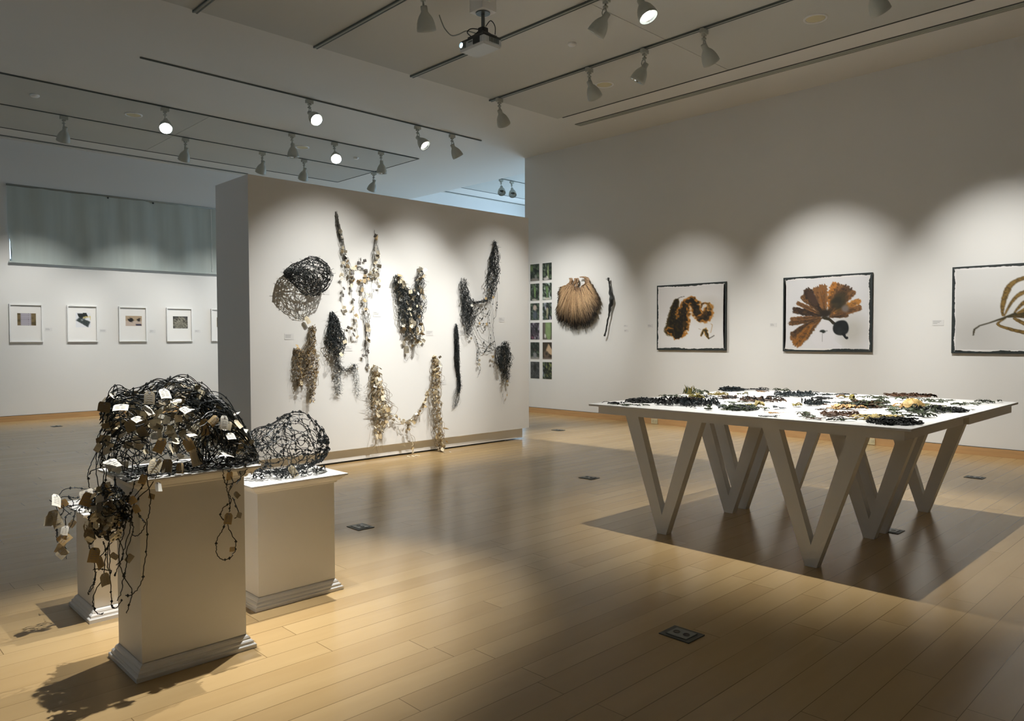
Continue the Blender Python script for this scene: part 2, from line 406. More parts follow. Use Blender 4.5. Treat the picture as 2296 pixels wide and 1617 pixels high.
a = MB(); a.bbox((-.055, -.024, -.05), (.055, .024, -.0)); a.bbox((-.022, -.022, -.075), (.022, .022, -.05)); HD['track_adapter'] = simple_mesh(a, 'track_adapter', M['lamp'])
a = MB(); a.tube([(0, 0, -.075), (0, 0, -.105)], .011, 10); a.lathe([(0, -.098), (.026, -.098), (.026, -.112), (0, -.112)], 14)
a.tube([(0, 0, -.11), (.028, 0, -.125), (.036, 0, -.155), (.028, 0, -.185), (.005, 0, -.20)], .0065, 7); a.tube([(0, 0, -.11), (-.012, 0, -.15), (.0, 0, -.19)], .006, 7)
HD['yoke'] = simple_mesh(a, 'yoke', M['lamp'], True)
LAMPCOL = (1.0, 0.982, 0.935)
def make_head(x, y, target, power, label, z=CEIL-.026, cone=62, blend=1.0, lit=True, col=LAMPCOL, group='track spotlights'):
    r = thing('track_spotlight', label, 'spotlight', (x, y, z), group)
    piv = Vector((.012, 0, -.185)); piv_w = Vector((x, y, z))+piv
    d = (Vector(target)-piv_w).normalized(); q = Vector((0, 0, -1)).rotation_difference(d)
    yaw = math.atan2(d.y, d.x)
    for k in ('track_adapter', 'yoke', 'housing', 'reflector', 'bulb'):
        if k in ('bulb',) and not lit: continue
        o = bpy.data.objects.new(k, HD[k]); COL.objects.link(o); o.parent = r
        if k == 'yoke': o.rotation_euler = (0, 0, yaw)
        elif k != 'track_adapter':
            o.rotation_mode = 'QUATERNION'; o.rotation_quaternion = q; o.location = piv
    if power > 0:
        l = bpy.data.lights.new('lamp_beam', 'SPOT'); l.energy = power; l.color = col; l.spot_size = math.radians(cone); l.spot_blend = blend; l.shadow_soft_size = .022
        o = bpy.data.objects.new('lamp_beam', l); COL.objects.link(o); o.parent = r
        o.rotation_mode = 'QUATERNION'; o.rotation_quaternion = q; o.location = piv + d*.20
    return r
PW = 1.0
HEADS = [
 # x, y, target, power, cone, label
 (7.29, 7.74, (10.1, 8.85, 1.40), 430, 50, 'spotlight at the very end of the right track, beside the ceiling seam'),
 (7.29, 6.10, (10.1, 6.45, 1.35), 250, 46, 'spotlight in front of the round ceiling speaker, second from the track end'),
 (7.29, 5.26, (6.6, 7.28, 1.0), 380, 46, 'spotlight tilted left with its bright mouth showing, on the right track'),
 (7.29, 4.47, (10.1, 4.25, 1.45), 450, 50, 'spotlight tilted right, nearest whole one on the right track'),
 (7.29, 2.70, (10.1, 2.1, 1.45), 500, 50, 'lit spotlight cut by the top edge near the right corner'),
 (5.89, 4.72, (5.25, 7.28, 1.05), 700, 43, 'spotlight tilted left at the top edge, beside a lit one'),
 (5.89, 4.30, (5.9, 2.4, .9), 900, 46, 'lit spotlight at the top edge right of the projector'),
 (4.50, 5.85, (6.3, 7.28, .7), 90, 46, 'large pale spotlight at the top edge left of the projector'),
 (4.50, 4.90, (4.15, 7.28, 1.1), 540, 48, 'spotlight out of view above, aimed at the black wire ball'),
 (4.50, 3.50, (5.1, 2.8, .9), 440, 56, 'spotlight out of view above the left end of the table'),
 (4.50, 1.60, (5.3, 2.0, .9), 430, 54, 'spotlight out of view above the near end of the table'),
 (3.12, 4.30, (2.08, 3.76, .65), 860, 38, 'spotlight out of view above the lower right pedestal'),
 (1.74, 3.55, (1.15, 3.42, .8), 740, 42, 'spotlight out of view above the tall pedestal'),
 (5.39, 9.64, (6.0, 4.0, 0), 20, 60, 'lit spotlight on the left of the single track behind the partition'),
 (7.29, 9.64, (8.7, 5.4, 0), 1150, 52, 'lit spotlight in the middle of the single track'),
 (8.00, 9.64, (10.1, 9.3, 1.3), 110, 60, 'spotlight tilted right at the far end of the single track'),
 (4.05, 11.42, (2.6, 7.5, 0), 15, 70, 'brightest lit spotlight, on the rear left track'),
 (6.06, 11.42, (6.4, 11.7, 0), 0, 60, 'spotlight hanging straight down beside a small ceiling speaker'),
 (6.855, 11.42, (4.6, 6.5, 0), 40, 60, 'lit spotlight right of the small ceiling speaker'),
 (7.81, 11.42, (8.0, 11.7, 0), 0, 60, 'spotlight hanging straight down near the end of the rear panel'),
 (3.10, 12.90, (3.0, 15.12, 1.0), 300, 60, 'leftmost spotlight of the rear row aimed at the back wall'),
 (4.90, 12.90, (4.7, 15.12, 1.0), 300, 60, 'second spotlight of the rear row aimed at the back wall'),
 (6.26, 12.90, (6.2, 15.12, 1.0), 240, 60, 'third spotlight of the rear row, above the partition corner'),
 (7.09, 12.90, (7.4, 15.12, 1.2), 150, 66, 'fourth spotlight of the rear row'),
 (8.64, 12.90, (8.6, 15.12, 1.2), 100, 66, 'last spotlight of the rear row, beyond the grey panel corner'),
]
for x, y, t, p, cone, lab in HEADS: make_head(x, y, t, p*PW, lab, cone=cone)
make_head(12.12, 12.82, (11.6, 12.2, 3.9), 0, 'left one of two spotlights in the blue lit room', z=CEIL2-.026, lit=False)
make_head(12.47, 12.82, (12.0, 12.2, 3.9), 0, 'right one of two spotlights in the blue lit room', z=CEIL2-.026, lit=False)

# ceiling speakers, detectors
def speaker(x, y, r, label):
    t = thing('ceiling_speaker', label, 'speaker', (x, y, CEIL), 'round ceiling speakers')
    a = MB(); a.lathe([(r, CEIL-.006), (r*.99, CEIL-.016), (r*.84, CEIL-.018), (r*.80, CEIL-.010)], 36, (x, y, 0)); a.build('rim', M['whitegloss'], t, smooth=True)
    a = MB(); a.lathe([(0, CEIL-.012), (r*.78, CEIL-.010)], 36, (x, y, 0)); a.build('grille', M['outlet'], t)
speaker(7.94, 3.52, .125, 'round speaker in the ceiling near the right corner')
speaker(7.94, 6.38, .125, 'round speaker in the ceiling behind a spotlight on the right track')
speaker(3.85, 12.15, .125, 'round speaker in the rear grey ceiling panel, left one')
speaker(6.64, 12.15, .125, 'round speaker in the rear grey ceiling panel, right one')
def detector(x, y, label, r=.06):
    t = thing('smoke_detector', label, 'detector', (x, y, CEIL))
    a = MB(); a.lathe([(r, CEIL-.006), (r, CEIL-.02), (r*.75, CEIL-.035), (0, CEIL-.036)], 24, (x, y, 0)); a.build('cover', M['whitegloss'], t, smooth=True)
detector(2.56, 12.12, 'small round detector in the rear grey ceiling panel')
detector(6.58, 5.76, 'small flat round detector right of the projector', .05)
detector(7.75, 12.15, 'small detector near the corner of the rear grey panel', .05)

# ---------------------------------------------------------------- projector
px_, py_ = 5.0, 5.54
t = thing('projector', 'white ceiling projector with glowing blue lens on a black mount', 'projector', (px_, py_, 4.24))
a = MB(); a.bbox((4.875, 5.395, 4.245), (5.125, 5.765, 4.335), .018); a.build('body', M['grey'], t)
a = MB(); a.bbox((4.885, 5.405, 4.325), (5.115, 5.755, 4.352), .01); a.build('top_cover', M['plastic'], t)
a = MB(); a.bbox((4.864, 5.655, 4.262), (4.90, 5.735, 4.325), .006); a.lathe([(.031, 0), (.031, .018), (.026, .020), (.024, .0)], 24, (4.870, 5.700, 4.293), Vector((-1, 0, 0))); a.build('lens_surround', M['greydark'], t)
a = MB(); a.disc((4.860, 5.700, 4.293), .024, Vector((-1, 0, 0))); a.build('lens', M['glowblue'], t)
a = MB(); a.bbox((4.866, 5.45, 4.262), (4.88, 5.545, 4.325), .004); a.build('vent', M['plastic'], t)
a = MB()
for i in range(6): a.box((4.95+i*.022, 5.389, 4.275), (4.963+i*.022, 5.397, 4.32))
a.build('side_grille', M['greydark'], t)
a = MB(); a.bbox((4.868, 5.56, 4.298), (4.877, 5.615, 4.308), .001); a.build('badge', M['greydark'], t)
a = MB(); a.bbox((4.9, 5.43, 4.352), (5.09, 5.66, 4.372), .004); a.tube([(4.93, 5.46, 4.372), (4.98, 5.52, 4.42), (px_, py_, 4.45)], .008, 6); a.tube([(5.07, 5.46, 4.372), (5.03, 5.52, 4.42), (px_, py_, 4.45)], .008, 6)
a.tube([(4.93, 5.63, 4.372), (4.97, 5.58, 4.42), (px_, py_, 4.45)], .008, 6); a.tube([(5.07, 5.63, 4.372), (5.03, 5.58, 4.42), (px_, py_, 4.45)], .008, 6); a.bbox((4.96, 5.50, 4.40), (5.04, 5.58, 4.46), .01)
a.build('bracket', M['plastic'], t)
a = MB(); a.tube([(px_, py_, 4.44), (px_, py_, 4.60)], .019, 14); a.lathe([(.0, 4.592), (.07, 4.592), (.072, 4.604), (0, 4.604)], 28, (px_, py_, 0)); a.build('pole', M['greydark'], t, smooth=False)
a = MB(); a.bbox((px_-.095, py_-.095, 4.604), (px_+.095, py_+.095, CEIL-.006), .003); a.build('mount_box', M['white'], t)
cb = [(4.98, 6.20, CEIL-.02), (5.0, 6.18, CEIL-.10), (4.98, 6.10, 4.60), (4.96, 5.98, 4.50), (4.95, 5.86, 4.47), (4.95, 5.74, 4.47), (4.96, 5.64, 4.43), (4.97, 5.56, 4.39)]
def smooth_path(P, n=6):
    P = [Vector(p) for p in P]; out = []
    for i in range(len(P)-1):
        p0 = P[max(i-1, 0)]; p1 = P[i]; p2 = P[i+1]; p3 = P[min(i+2, len(P)-1)]
        for j in range(n):
            t_ = j/n
            out.append(0.5*((2*p1)+(p2-p0)*t_+(2*p0-5*p1+4*p2-p3)*t_*t_+(3*p1-p0-3*p2+p3)*t_**3))
    out.append(P[-1]); return out
a = MB(); a.tube(smooth_path(cb), .006, 7); a.build('cable', M['trackface'], t, smooth=True)
a = MB(); a.tube(smooth_path([(4.90, 5.60, 4.36), (4.88, 5.64, 4.41), (4.92, 5.62, 4.45), (4.99, 5.56, 4.44)]), .005, 6); a.tube(smooth_path([(5.0, 5.5, 4.46), (5.01, 5.44, 4.50), (5.03, 5.40, 4.44), (5.05, 5.42, 4.37)]), .005, 6)
a.build('power_cord', M['plastic'], t, smooth=True)

# ---------------------------------------------------------------- free-standing partition
PX0, PX1, PZ = 3.375, 7.40, 3.06
t = thing('display_partition', 'tall white free-standing partition wall hung with knotted net sculptures', 'partition', ((PX0+PX1)/2, YP+.39, 0))
a = MB(); a.box((PX0, YP, .155), (PX1, YP+.79, PZ)); a.build('wall_body', M['wall'], t)
a = MB(); a.box((PX0+.06, YP+.055, .02), (PX1-.075, YP+.73, .155)); a.build('plinth', M['wall'], t)
a = MB(); a.box((PX0+.10, YP+.075, 0), (PX1-.40, YP+.70, .02)); a.build('base_gap', M['groove'], t)

# ---------------------------------------------------------------- roller blind
t = thing('roller_blind', 'wide grey green fabric blind covering the high window on the back wall', 'blind', (4.98, YB-.04, WZ0))
a = MB(); N = 110; z0, z1 = WZ0-.005, 4.03
vs = []; xs = []
for i in range(N+1):
    u = i/N
    for k in range(9):
        w = k/8; x = (2.745+.055*(1-w)**.6*0) + u*(7.24-2.745)
        if i == 0: x += .085*max(0, 1-w*2.4) if w > .06 else .03
        z = z0+(z1-z0)*w
        y = YB-.042+.006*math.sin(u*37)+.004*math.sin(u*83+w*2)+.006*math.sin(u*11+1)*(1-w)
        vs.append((x, y, z))
a.add(vs, [(i*9+k, (i+1)*9+k, (i+1)*9+k+1, i*9+k+1) for i in range(N) for k in range(8)]); a.build('fabric', M['blind'], t, smooth=True)
a = MB(); a.tube([(2.74, YB-.035, z1+.0), (7.26, YB-.035, z1+.0)], .018, 12); a.build('roller', M['trackface'], t, smooth=True)
a = MB(); a.box((2.755, YB-.055, z0-.02), (7.24, YB-.03, z0+.006)); a.build('bottom_bar', M['blind'], t)
a = MB(); a.tube([(6.20, YB-.065, z1-.02), (6.205, YB-.066, 3.4), (6.21, YB-.062, z0+.06)], .004, 6); a.lathe([(0, z0+.02), (.009, z0+.03), (.007, z0+.07), (0, z0+.075)], 10, (6.21, YB-.062, 0)); a.build('pull_cord', M['white'], t)
for x in (4.31, 5.1): 
    a = MB(); a.box((x-.012, YB-.06, z1-.045), (x+.012, YB-.04, z1-.015)); a.build('bracket', M['plastic'], t)

# ---------------------------------------------------------------- painted rasters (for things that are flat pictures in the room)
class Canvas:
    def __init__(s, w, h, bgc, seed=0):
        s.w, s.h = w, h; s.a = np.zeros((h, w, 3)); s.a[:] = np.array(bgc, float); s.rng = np.random.RandomState(seed)
        s.X, s.Y = np.meshgrid((np.arange(w)+.5)/w, (np.arange(h)+.5)/h)
    def noise(s, n, m=None):
        m = m or n; g = s.rng.rand(m+2, n+2)
        x = s.X*n; y = s.Y*m; xi = x.astype(int); yi = y.astype(int); fx = x-xi; fy = y-yi
        fx = fx*fx*(3-2*fx); fy = fy*fy*(3-2*fy)
        return (g[yi, xi]*(1-fx)+g[yi, xi+1]*fx)*(1-fy)+(g[yi+1, xi]*(1-fx)+g[yi+1, xi+1]*fx)*fy
    def mix(s, mask, col, col2=None, nz=None):
        c = np.array(col, float)
        if col2 is not None: c = c*(1-nz[..., None])+np.array(col2, float)*nz[..., None]
        m_ = np.clip(mask, 0, 1)[..., None]; s.a = s.a*(1-m_)+c*m_
    def ell(s, x, y, rx, ry, col, soft=.15, rot=0, jag=0, nz=14, col2=None):
        dx, dy = s.X-x, (s.Y-y); c, n_ = math.cos(rot), math.sin(rot)
        u = (dx*c+dy*n_)/rx; v = (-dx*n_+dy*c)/ry
        d = np.sqrt(u*u+v*v)+jag*(s.noise(nz)-.5)
        s.mix((1-d)/soft+.5, col, col2, s.noise(nz*2) if col2 is not None else None)
    def stroke(s, pts, w, col, jag=0., nz=30, col2=None, edge=None, asp=1.0):
        D = np.full(s.X.shape, 1e9); Wd = np.zeros(s.X.shape)
        n = len(pts); ws = w if hasattr(w, '__len__') else [w]*n
        for i in range(n-1):
            x0, y0 = pts[i]; x1, y1 = pts[i+1]; dx, dy = x1-x0, (y1-y0)*asp; L2 = dx*dx+dy*dy+1e-12
            tt = np.clip(((s.X-x0)*dx+(s.Y-y0)*asp*dy)/L2, 0, 1)
            d = np.hypot(s.X-x0-tt*dx, (s.Y-y0)*asp-tt*dy); ww = ws[i]+(ws[i+1]-ws[i])*tt
            r = d/ww; m_ = r < D; D = np.where(m_, r, D); Wd = np.where(m_, ww, Wd)
        D = D+jag*(s.noise(nz)-.5)
        s.mix((1-D)*4+.5, edge if edge is not None else col, None)
        if edge is not None: s.mix((.80+.5*(s.noise(nz)-.5)-D)*3, col, None)
        if col2 is not None: s.mix(((.9-D)*3).clip(0, 1)*((s.noise(nz)-.45)*3).clip(0, 1), col2)
    def poly(s, pts, col, col2=None, nz=20, soft=.0):
        inside = np.zeros(s.X.shape, bool); n = len(pts); j = n-1
        for i in range(n):
            xi, yi = pts[i]; xj, yj = pts[j]
            cnd = ((yi > s.Y) != (yj > s.Y)) & (s.X < (xj-xi)*(s.Y-yi)/(yj-yi+1e-12)+xi); inside ^= cnd; j = i
        s.mix(inside.astype(float), col, col2, s.noise(nz) if col2 is not None else None)
    def mesh(s, mb, o, u, v, gain=1.0):
        """o = top-left corner, u across, v down"""
        o, u, v = np.array(o, float), np.array(u, float), np.array(v, float); h, w = s.h, s.w
        c = np.clip(s.a/255., 0, 1); c = np.where(c <= .04045, c/12.92, ((c+.055)/1.055)**2.4)*gain
        if s.w == 18: c = c*.62+c.mean(axis=2, keepdims=True)*.38
        pad = np.pad(c, ((0, 1), (0, 1), (0, 0)), 'edge'); pad2 = np.pad(c, ((1, 0), (1, 0), (0, 0)), 'edge'); cc = (pad+pad2)/2
        jj, ii = np.meshgrid(np.arange(w+1)/w, np.arange(h+1)/h)
        P = o+jj[..., None]*u+ii[..., None]*v
        fs = [(r*(w+1)+q, (r+1)*(w+1)+q, (r+1)*(w+1)+q+1, r*(w+1)+q+1) for r in range(h) for q in range(w)]
        mb.add(P.reshape(-1, 3).tolist(), fs, cols=[tuple(q) for q in cc.reshape(-1, 3).tolist()])

# ---------------------------------------------------------------- three large seaweed prints on the right wall
def big_print(y_left, y_right, z0, z1, canvas, label, seed):
    """y_left is the edge nearer the partition"""
    t = thing('seaweed_photograph', label, 'picture', (XW-.014, (y_left+y_right)/2, (z0+z1)/2))
    a = MB(); a.bbox((XW-.029, y_right, z0), (XW-.001, y_left, z1), .002); a.build('panel', M['edge'], t)
    rg = random.Random(seed); n = 90; e = .031
    pts = []
    def side(p0, p1, nx, ny):
        q_ = 0
        for i in range(n):
            u = i/n; q_ = (q_+rg.gauss(0, .10))*.93; j = e*(1+max(-.45, min(.45, q_)))+rg.gauss(0, .0012); pts.append((p0[0]+(p1[0]-p0[0])*u+nx*j, p0[1]+(p1[1]-p0[1])*u+ny*j))
    W = y_left-y_right; H = z1-z0
    side((0, 0), (W, 0), 0, 1); side((W, 0), (W, H), -1, 0); side((W, H), (0, H), 0, -1); side((0, H), (0, 0), 1, 0)
    pts = [(max(e*.7, min(W-e*.7, x)), max(e*.7, min(H-e*.7, y))) for x, y in pts]
    a = MB(); a.prism(pts, (XW-.0293, y_left, z0), (0, -1, 0), (0, 0, 1), (-1, 0, 0), .0006); a.build('paper', M['paper'], t)
    a = MB(); m_ = e*1.45
    canvas.mesh(a, (XW-.0304, y_left-m_, z1-m_), (0, -(W-2*m_), 0), (0, 0, -(H-2*m_))); a.build('image', M['paint'], t)
PB = (224, 222, 221)
def mp1(a_, b_): u = (a_-1205)/595; return (u, (b_-(312-37*u))/(545+37*u))
c = Canvas(190, 165, PB, 3)
for i_ in range(1): c.ell(.78, .45, .2, .2, (200, 196, 188), 1.2)
c.ell(.5, .85, .6, .35, (232, 231, 230), 1.5)
BR, AM, DK = (58, 42, 18), (176, 118, 44), (22, 19, 12)
c.stroke([mp1(*p) for p in ((1450, 384), (1412, 392), (1388, 405), (1378, 420))], [.004, .005, .007, .02], (40, 38, 26))
c.stroke([mp1(*p) for p in ((1375, 430), (1355, 500), (1340, 570), (1325, 650), (1312, 700))], [.045, .07, .078, .085, .09], DK, .25, 50, (62, 50, 22), (70, 55, 20))
c.stroke([mp1(*p) for p in ((1300, 700), (1340, 715), (1375, 745), (1410, 700), (1430, 620), (1440, 540), (1455, 470), (1475, 430))], [.05, .06, .075, .115, .12, .115, .09, .06], DK, .5, 40, BR, AM)
c.stroke([mp1(*p) for p in ((1370, 620), (1385, 680), (1400, 740))], [.05, .06, .05], DK, .4, 40, (50, 38, 12))
c.stroke([mp1(*p) for p in ((1478, 430), (1520, 420), (1545, 460), (1560, 510), (1580, 560), (1610, 590))], [.05, .065, .085, .085, .075, .05], DK, .5, 40, BR, AM)
c.stroke([mp1(*p) for p in ((1600, 590), (1640, 575), (1668, 530), (1682, 490))], [.06, .09, .085, .06], DK, .5, 36, (70, 48, 16), AM)
c.stroke([mp1(*p) for p in ((1680, 500), (1672, 455), (1640, 445), (1612, 455), (1605, 490))], [.04, .028, .018, .016, .010], (120, 88, 40), .6, 40, (60, 44, 20), (190, 140, 70))
c.stroke([mp1(*p) for p in ((1605, 745), (1625, 700), (1645, 692), (1655, 740), (1672, 775))], [.016, .022, .03, .03, .012], (84, 68, 30), .7, 40, (40, 34, 20), (190, 150, 80))
c.stroke([mp1(*p) for p in ((1672, 775), (1700, 760), (1722, 745))], .007, (56, 54, 36))
c.stroke([mp1(*p) for p in ((1690, 720), (1700, 680), (1705, 645), (1692, 638))], .005, (190, 160, 110))
c.stroke([mp1(*p) for p in ((1583, 684), (1604, 690))], .003, (150, 110, 70))
p1 = c
def mp2(a_, b_): u = (a_-222)/771; return (u, (b_-(248-50*u))/(622+57*u))
c = Canvas(230, 190, (222, 222, 224), 5)
c.ell(.82, .75, .14, .2, (196, 194, 188), 1.2)
O1, O2, D1, D2 = (134, 94, 56), (92, 66, 40), (54, 40, 30), (40, 34, 28)
def blade(p, q, w, c1, c2):
    (x0, y0), (x1, y1) = mp2(*p), mp2(*q); L = []
    n_ = 8
    for i in range(n_+1):
        tt = i/n_; L.append((x0+(x1-x0)*tt, y0+(y1-y0)*tt))
    ws = [w*(.25+.75*math.sin(min(1, (i/n_)*1.15)*math.pi*.55)) for i in range(n_+1)]
    c.stroke(L, ws, c1, .55, 46, c2, c1)
    for q_ in (-.45, .05, .5):
        dx, dy = x1-x0, y1-y0; l_ = math.hypot(dx, dy)+1e-9; nx, ny = -dy/l_, dx/l_
        c.stroke([(x0+dx*f_+nx*w*q_*f_, y0+dy*f_+ny*w*q_*f_*1.2) for f_ in (.15, .4, .65, .92+.05*q_)], [.002, .003, .004, .002], tuple(v*.62 for v in c1), .6, 50)
        ex, ey = x0+dx*1.0+nx*w*q_*1.1, y0+dy*1.0+ny*w*q_*1.3
        c.stroke([(ex, ey), (ex+dx/l_*w*.9, ey+dy/l_*w*1.1)], [w*.34, w*.10], c1, .4, 50, c2)
for p, q, w, k1, k2 in (((590,590),(275,640),.035,O2,O1),((560,580),(290,600),.03,O1,O2),((570,570),(325,520),.05,D1,O2),((570,560),(345,455),.03,O1,O2),((590,560),(400,400),.04,O2,O1),
  ((590,550),(440,355),.06,D1,O2),((600,540),(520,330),.045,O1,O2),((600,540),(575,320),.06,O1,(140,90,40)),((640,530),(690,300),.06,(186,122,54),O2),((650,540),(740,310),.05,O1,O2),
  ((640,550),(790,340),.075,O2,D1),((650,560),(850,360),.04,O1,O2),((660,560),(890,440),.045,(190,130,60),O1),((650,575),(900,500),.045,O1,O2),((640,585),(800,565),.025,O2,O1),
  ((560,600),(350,800),.065,O2,(140,92,36)),((540,610),(305,770),.05,O1,O2),((520,600),(300,740),.04,O2,D1),((480,640),(340,820),.06,(150,98,40),O2)):
    blade(p, q, w, k1, k2)
c.ell(*mp2(735, 430), .085, .13, (46, 42, 30), .6, .2, .6, 12, (70, 58, 36))
c.ell(*mp2(480, 400), .04, .12, (70, 52, 42), .7, -.5, .5, 12)
c.ell(*mp2(600, 545), .09, .06, (44, 36, 26), .8, 0, .4)
c.ell(*mp2(790, 505), .04, .05, (120, 110, 104), .9, 0, .5)
c.stroke([mp2(*p) for p in ((590, 585), (640, 600), (690, 640), (720, 660))], [.02, .018, .016, .03], (50, 42, 28))
c.ell(*mp2(600, 745), .125, .195, (224, 223, 226), .12)
c.poly([mp2(*p) for p in ((560, 900), (470, 790), (520, 700), (690, 690), (690, 800), (760, 850), (760, 900))], (224, 223, 226))
c.stroke([mp2(*p) for p in ((600, 592), (650, 605), (680, 640))], [.02, .016, .016], (52, 46, 30))
c.ell(*mp2(745, 680), .09, .115, (16, 20, 20), .12, 0, .35, 9, (36, 40, 40))
c.stroke([mp2(*p) for p in ((775, 735), (790, 770), (800, 775))], [.02, .014, .02], (18, 22, 22), .5)
c.ell(*mp2(580, 714), .04, .02, (30, 38, 34), .5, 0, 1.2, 40); c.stroke([mp2(*p) for p in ((580, 720), (578, 810))], .0025, (90, 96, 90))
p2 = c
def mp3(a_, b_): return ((a_-1680)/800, (b_-(157-50*(a_-1680)/800))/(730+45*(a_-1680)/800))
c = Canvas(230, 190, (222, 222, 220), 8)
c.ell(.1, .8, .3, .3, (200, 199, 196), 1.5)
Y1, Y2, Y3 = (138, 110, 56), (98, 78, 40), (56, 50, 30)
def rib(pts, ws, c1=Y1, c2=Y2):
    P_ = [(v.x, v.y) for v in smooth_path([(*mp3(*p), 0) for p in pts], 5)]; n_ = len(P_); W_2 = []
    for i_ in range(n_):
        k_ = i_/(n_-1)*(len(ws)-1); j_ = min(int(k_), len(ws)-2); W_2.append(1.22*(ws[j_]*(1-k_+j_)+ws[j_+1]*(k_-j_)))
    c.stroke(P_, W_2, c1, .22, 70, c2, tuple(v*.72 for v in c1))
rib(((1985,575),(1985,480),(2010,350),(2050,270),(2150,215),(2296,165),(2420,150)), [.005,.016,.022,.020,.018,.013,.02])
rib(((1995,575),(2040,450),(2100,370),(2200,325),(2296,310),(2450,330)), [.005,.012,.018,.018,.018,.02])
rib(((2050,560),(2110,460),(2200,380),(2296,330),(2450,280)), [.004,.016,.02,.02,.02])
rib(((2060,560),(2150,490),(2240,410),(2310,370),(2450,350)), [.004,.016,.02,.02,.02], (172,138,70))
rib(((2040,570),(2160,510),(2296,450),(2440,420)), [.006,.016,.018,.018])
rib(((2020,580),(2140,560),(2250,530),(2310,520),(2450,540)), [.012,.022,.026,.024,.02], (62,54,28), (90,74,36))
rib(((2060,580),(2180,590),(2296,620),(2450,640)), [.01,.016,.022,.02], Y2, Y3)
rib(((2060,600),(2130,650),(2220,690),(2310,710),(2450,740)), [.012,.018,.018,.018,.016])
rib(((2000,600),(1955,650),(2020,690),(2120,725),(2230,750),(2310,745),(2450,700)), [.006,.01,.014,.018,.018,.016,.014])
c.stroke([mp3(*p) for p in ((2060, 555), (2000, 590), (1900, 640), (1840, 665), (1805, 700), (1798, 755))], [.014, .012, .008, .008, .009, .006], (64, 58, 36), .1)
p3 = c
big_print(7.015, 5.780, 1.205, 2.236, p1, 'framed photograph of a coiled dark brown ruffled kelp beside the wall label', 1)
big_print(4.892, 3.690, 1.205, 2.236, p2, 'framed photograph of a fan of broad orange brown kelp blades', 2)
big_print(2.770, 1.420, 1.205, 2.236, p3, 'framed photograph of long olive ribbon kelp, cut off by the right edge', 3)

# ---------------------------------------------------------------- twelve small plant photographs in two columns
def tint_leafy(k, seed):
    c = Canvas(18, 26, (30, 42, 36), seed); n1 = c.noise(7); n2 = c.noise(5, 9); n3 = c.noise(14, 18)
    c.mix((n1-.5)*3, (72, 96, 60)); c.mix((n2-.62)*4, (12, 24, 24)); c.mix((n3-.66)*4, (120, 146, 116))
    return c
PHOTO = []
def ph(k):
    c = tint_leafy(k, 40+k)
    if k == 0: c.ell(.5, .95, .5, .12, (128, 120, 108), .6); c.ell(.62, .78, .10, .14, (120, 122, 118), .4); c.ell(.15, .25, .15, .2, (104, 134, 60), .8)
    if k == 1: c.stroke([(.62, .1), (.58, .5), (.62, .85)], [.02, .07, .04], (146, 170, 96)); c.ell(.4, .93, .3, .08, (190, 182, 176), .5); c.ell(.5, .82, .08, .06, (214, 206, 196), .4)
    if k == 2: c.stroke([(.5, .1), (.5, .35), (.52, .8)], [.015, .10, .05], (104, 150, 62)); c.ell(.45, .95, .3, .05, (170, 168, 150), .5)
    if k == 3: c.mix((c.noise(8)-.55)*4, (170, 190, 180)); c.stroke([(.5, .3), (.5, .8)], [.12, .06], (96, 140, 58)); c.ell(.5, .93, .35, .06, (196, 190, 168), .5)
    if k == 4: c.ell(.5, .27, .2, .16, (186, 160, 140), .3); c.ell(.5, .72, .25, .25, (70, 84, 100), .6)
    if k == 5: c.ell(.5, .25, .14, .14, (40, 38, 50), .4); c.stroke([(.52, .4), (.5, .9)], [.11, .05], (160, 156, 110)); c.mix((c.noise(6)-.66)*5, (160, 160, 190))
    if k == 6:
        c.a[:] = (62, 52, 66); c.mix((c.noise(6, 10)-.55)*5, (150, 138, 160)); c.ell(.2, .85, .2, .14, (130, 50, 92), .6); c.mix((c.noise(9)-.62)*5, (22, 26, 30))
    if k == 7:
        c.a[:] = (92, 82, 76); c.stroke([(.62, -.05), (.62, .6), (.68, 1.05)], [.30, .32, .12], (118, 150, 72), .1, 8, (128, 160, 88)); c.ell(.28, .8, .08, .12, (205, 205, 196), .4); c.ell(.95, .3, .06, .5, (60, 80, 50), .6)
    if k == 8: c.ell(.5, .98, .6, .12, (140, 134, 128), .5); c.ell(.5, .78, .20, .17, (120, 122, 124), .3); c.mix((c.Y < .55).astype(float)*.35, (18, 30, 26)); c.ell(.48, .45, .05, .04, (120, 60, 50), .5)
    if k == 9:
        c.a[:] = (58, 46, 24); c.poly([(.3, .6), (.66, .08), (1.0, .45), (1.0, .75), (.5, .62)], (196, 158, 106)); c.ell(.4, .72, .3, .2, (104, 82, 56), .3, 0, .2); c.ell(.42, .68, .14, .09, (54, 42, 30), .4); c.mix((c.Y > .93).astype(float), (120, 104, 92))
    if k == 10: c.a[:] = (52, 56, 58); c.mix((c.noise(12, 16)-.5)*3, (84, 88, 90)); c.ell(.5, .35, .12, .2, (20, 24, 24), .8)
    if k == 11: c.mix((c.noise(7, 12)-.45)*4, (128, 140, 50)); c.ell(.1, .6, .1, .25, (150, 166, 196), .6); c.mix((c.noise(9, 9)-.6)*6, (22, 30, 14)); c.stroke([(.55, .3), (.35, .9)], [.05, .04], (28, 26, 14))
    return c
plabs = ['shaded forest floor with a pale stone', 'tall pale green shoot above white stones', 'single green pod in dark leaves', 'green pod among bright leaves', 'pinkish round bud over blue shadow', 'pale stalk with a dark head',
 'purple and grey tangled leaves', 'bright green upright leaf close up', 'grey rounded stone under dark trees', 'tan shard lying on a brown round pod', 'dark grey rock face', 'yellow green foliage against pale sky']
rows_ = ['top row', 'second row', 'third row', 'fourth row', 'fifth row', 'bottom row']
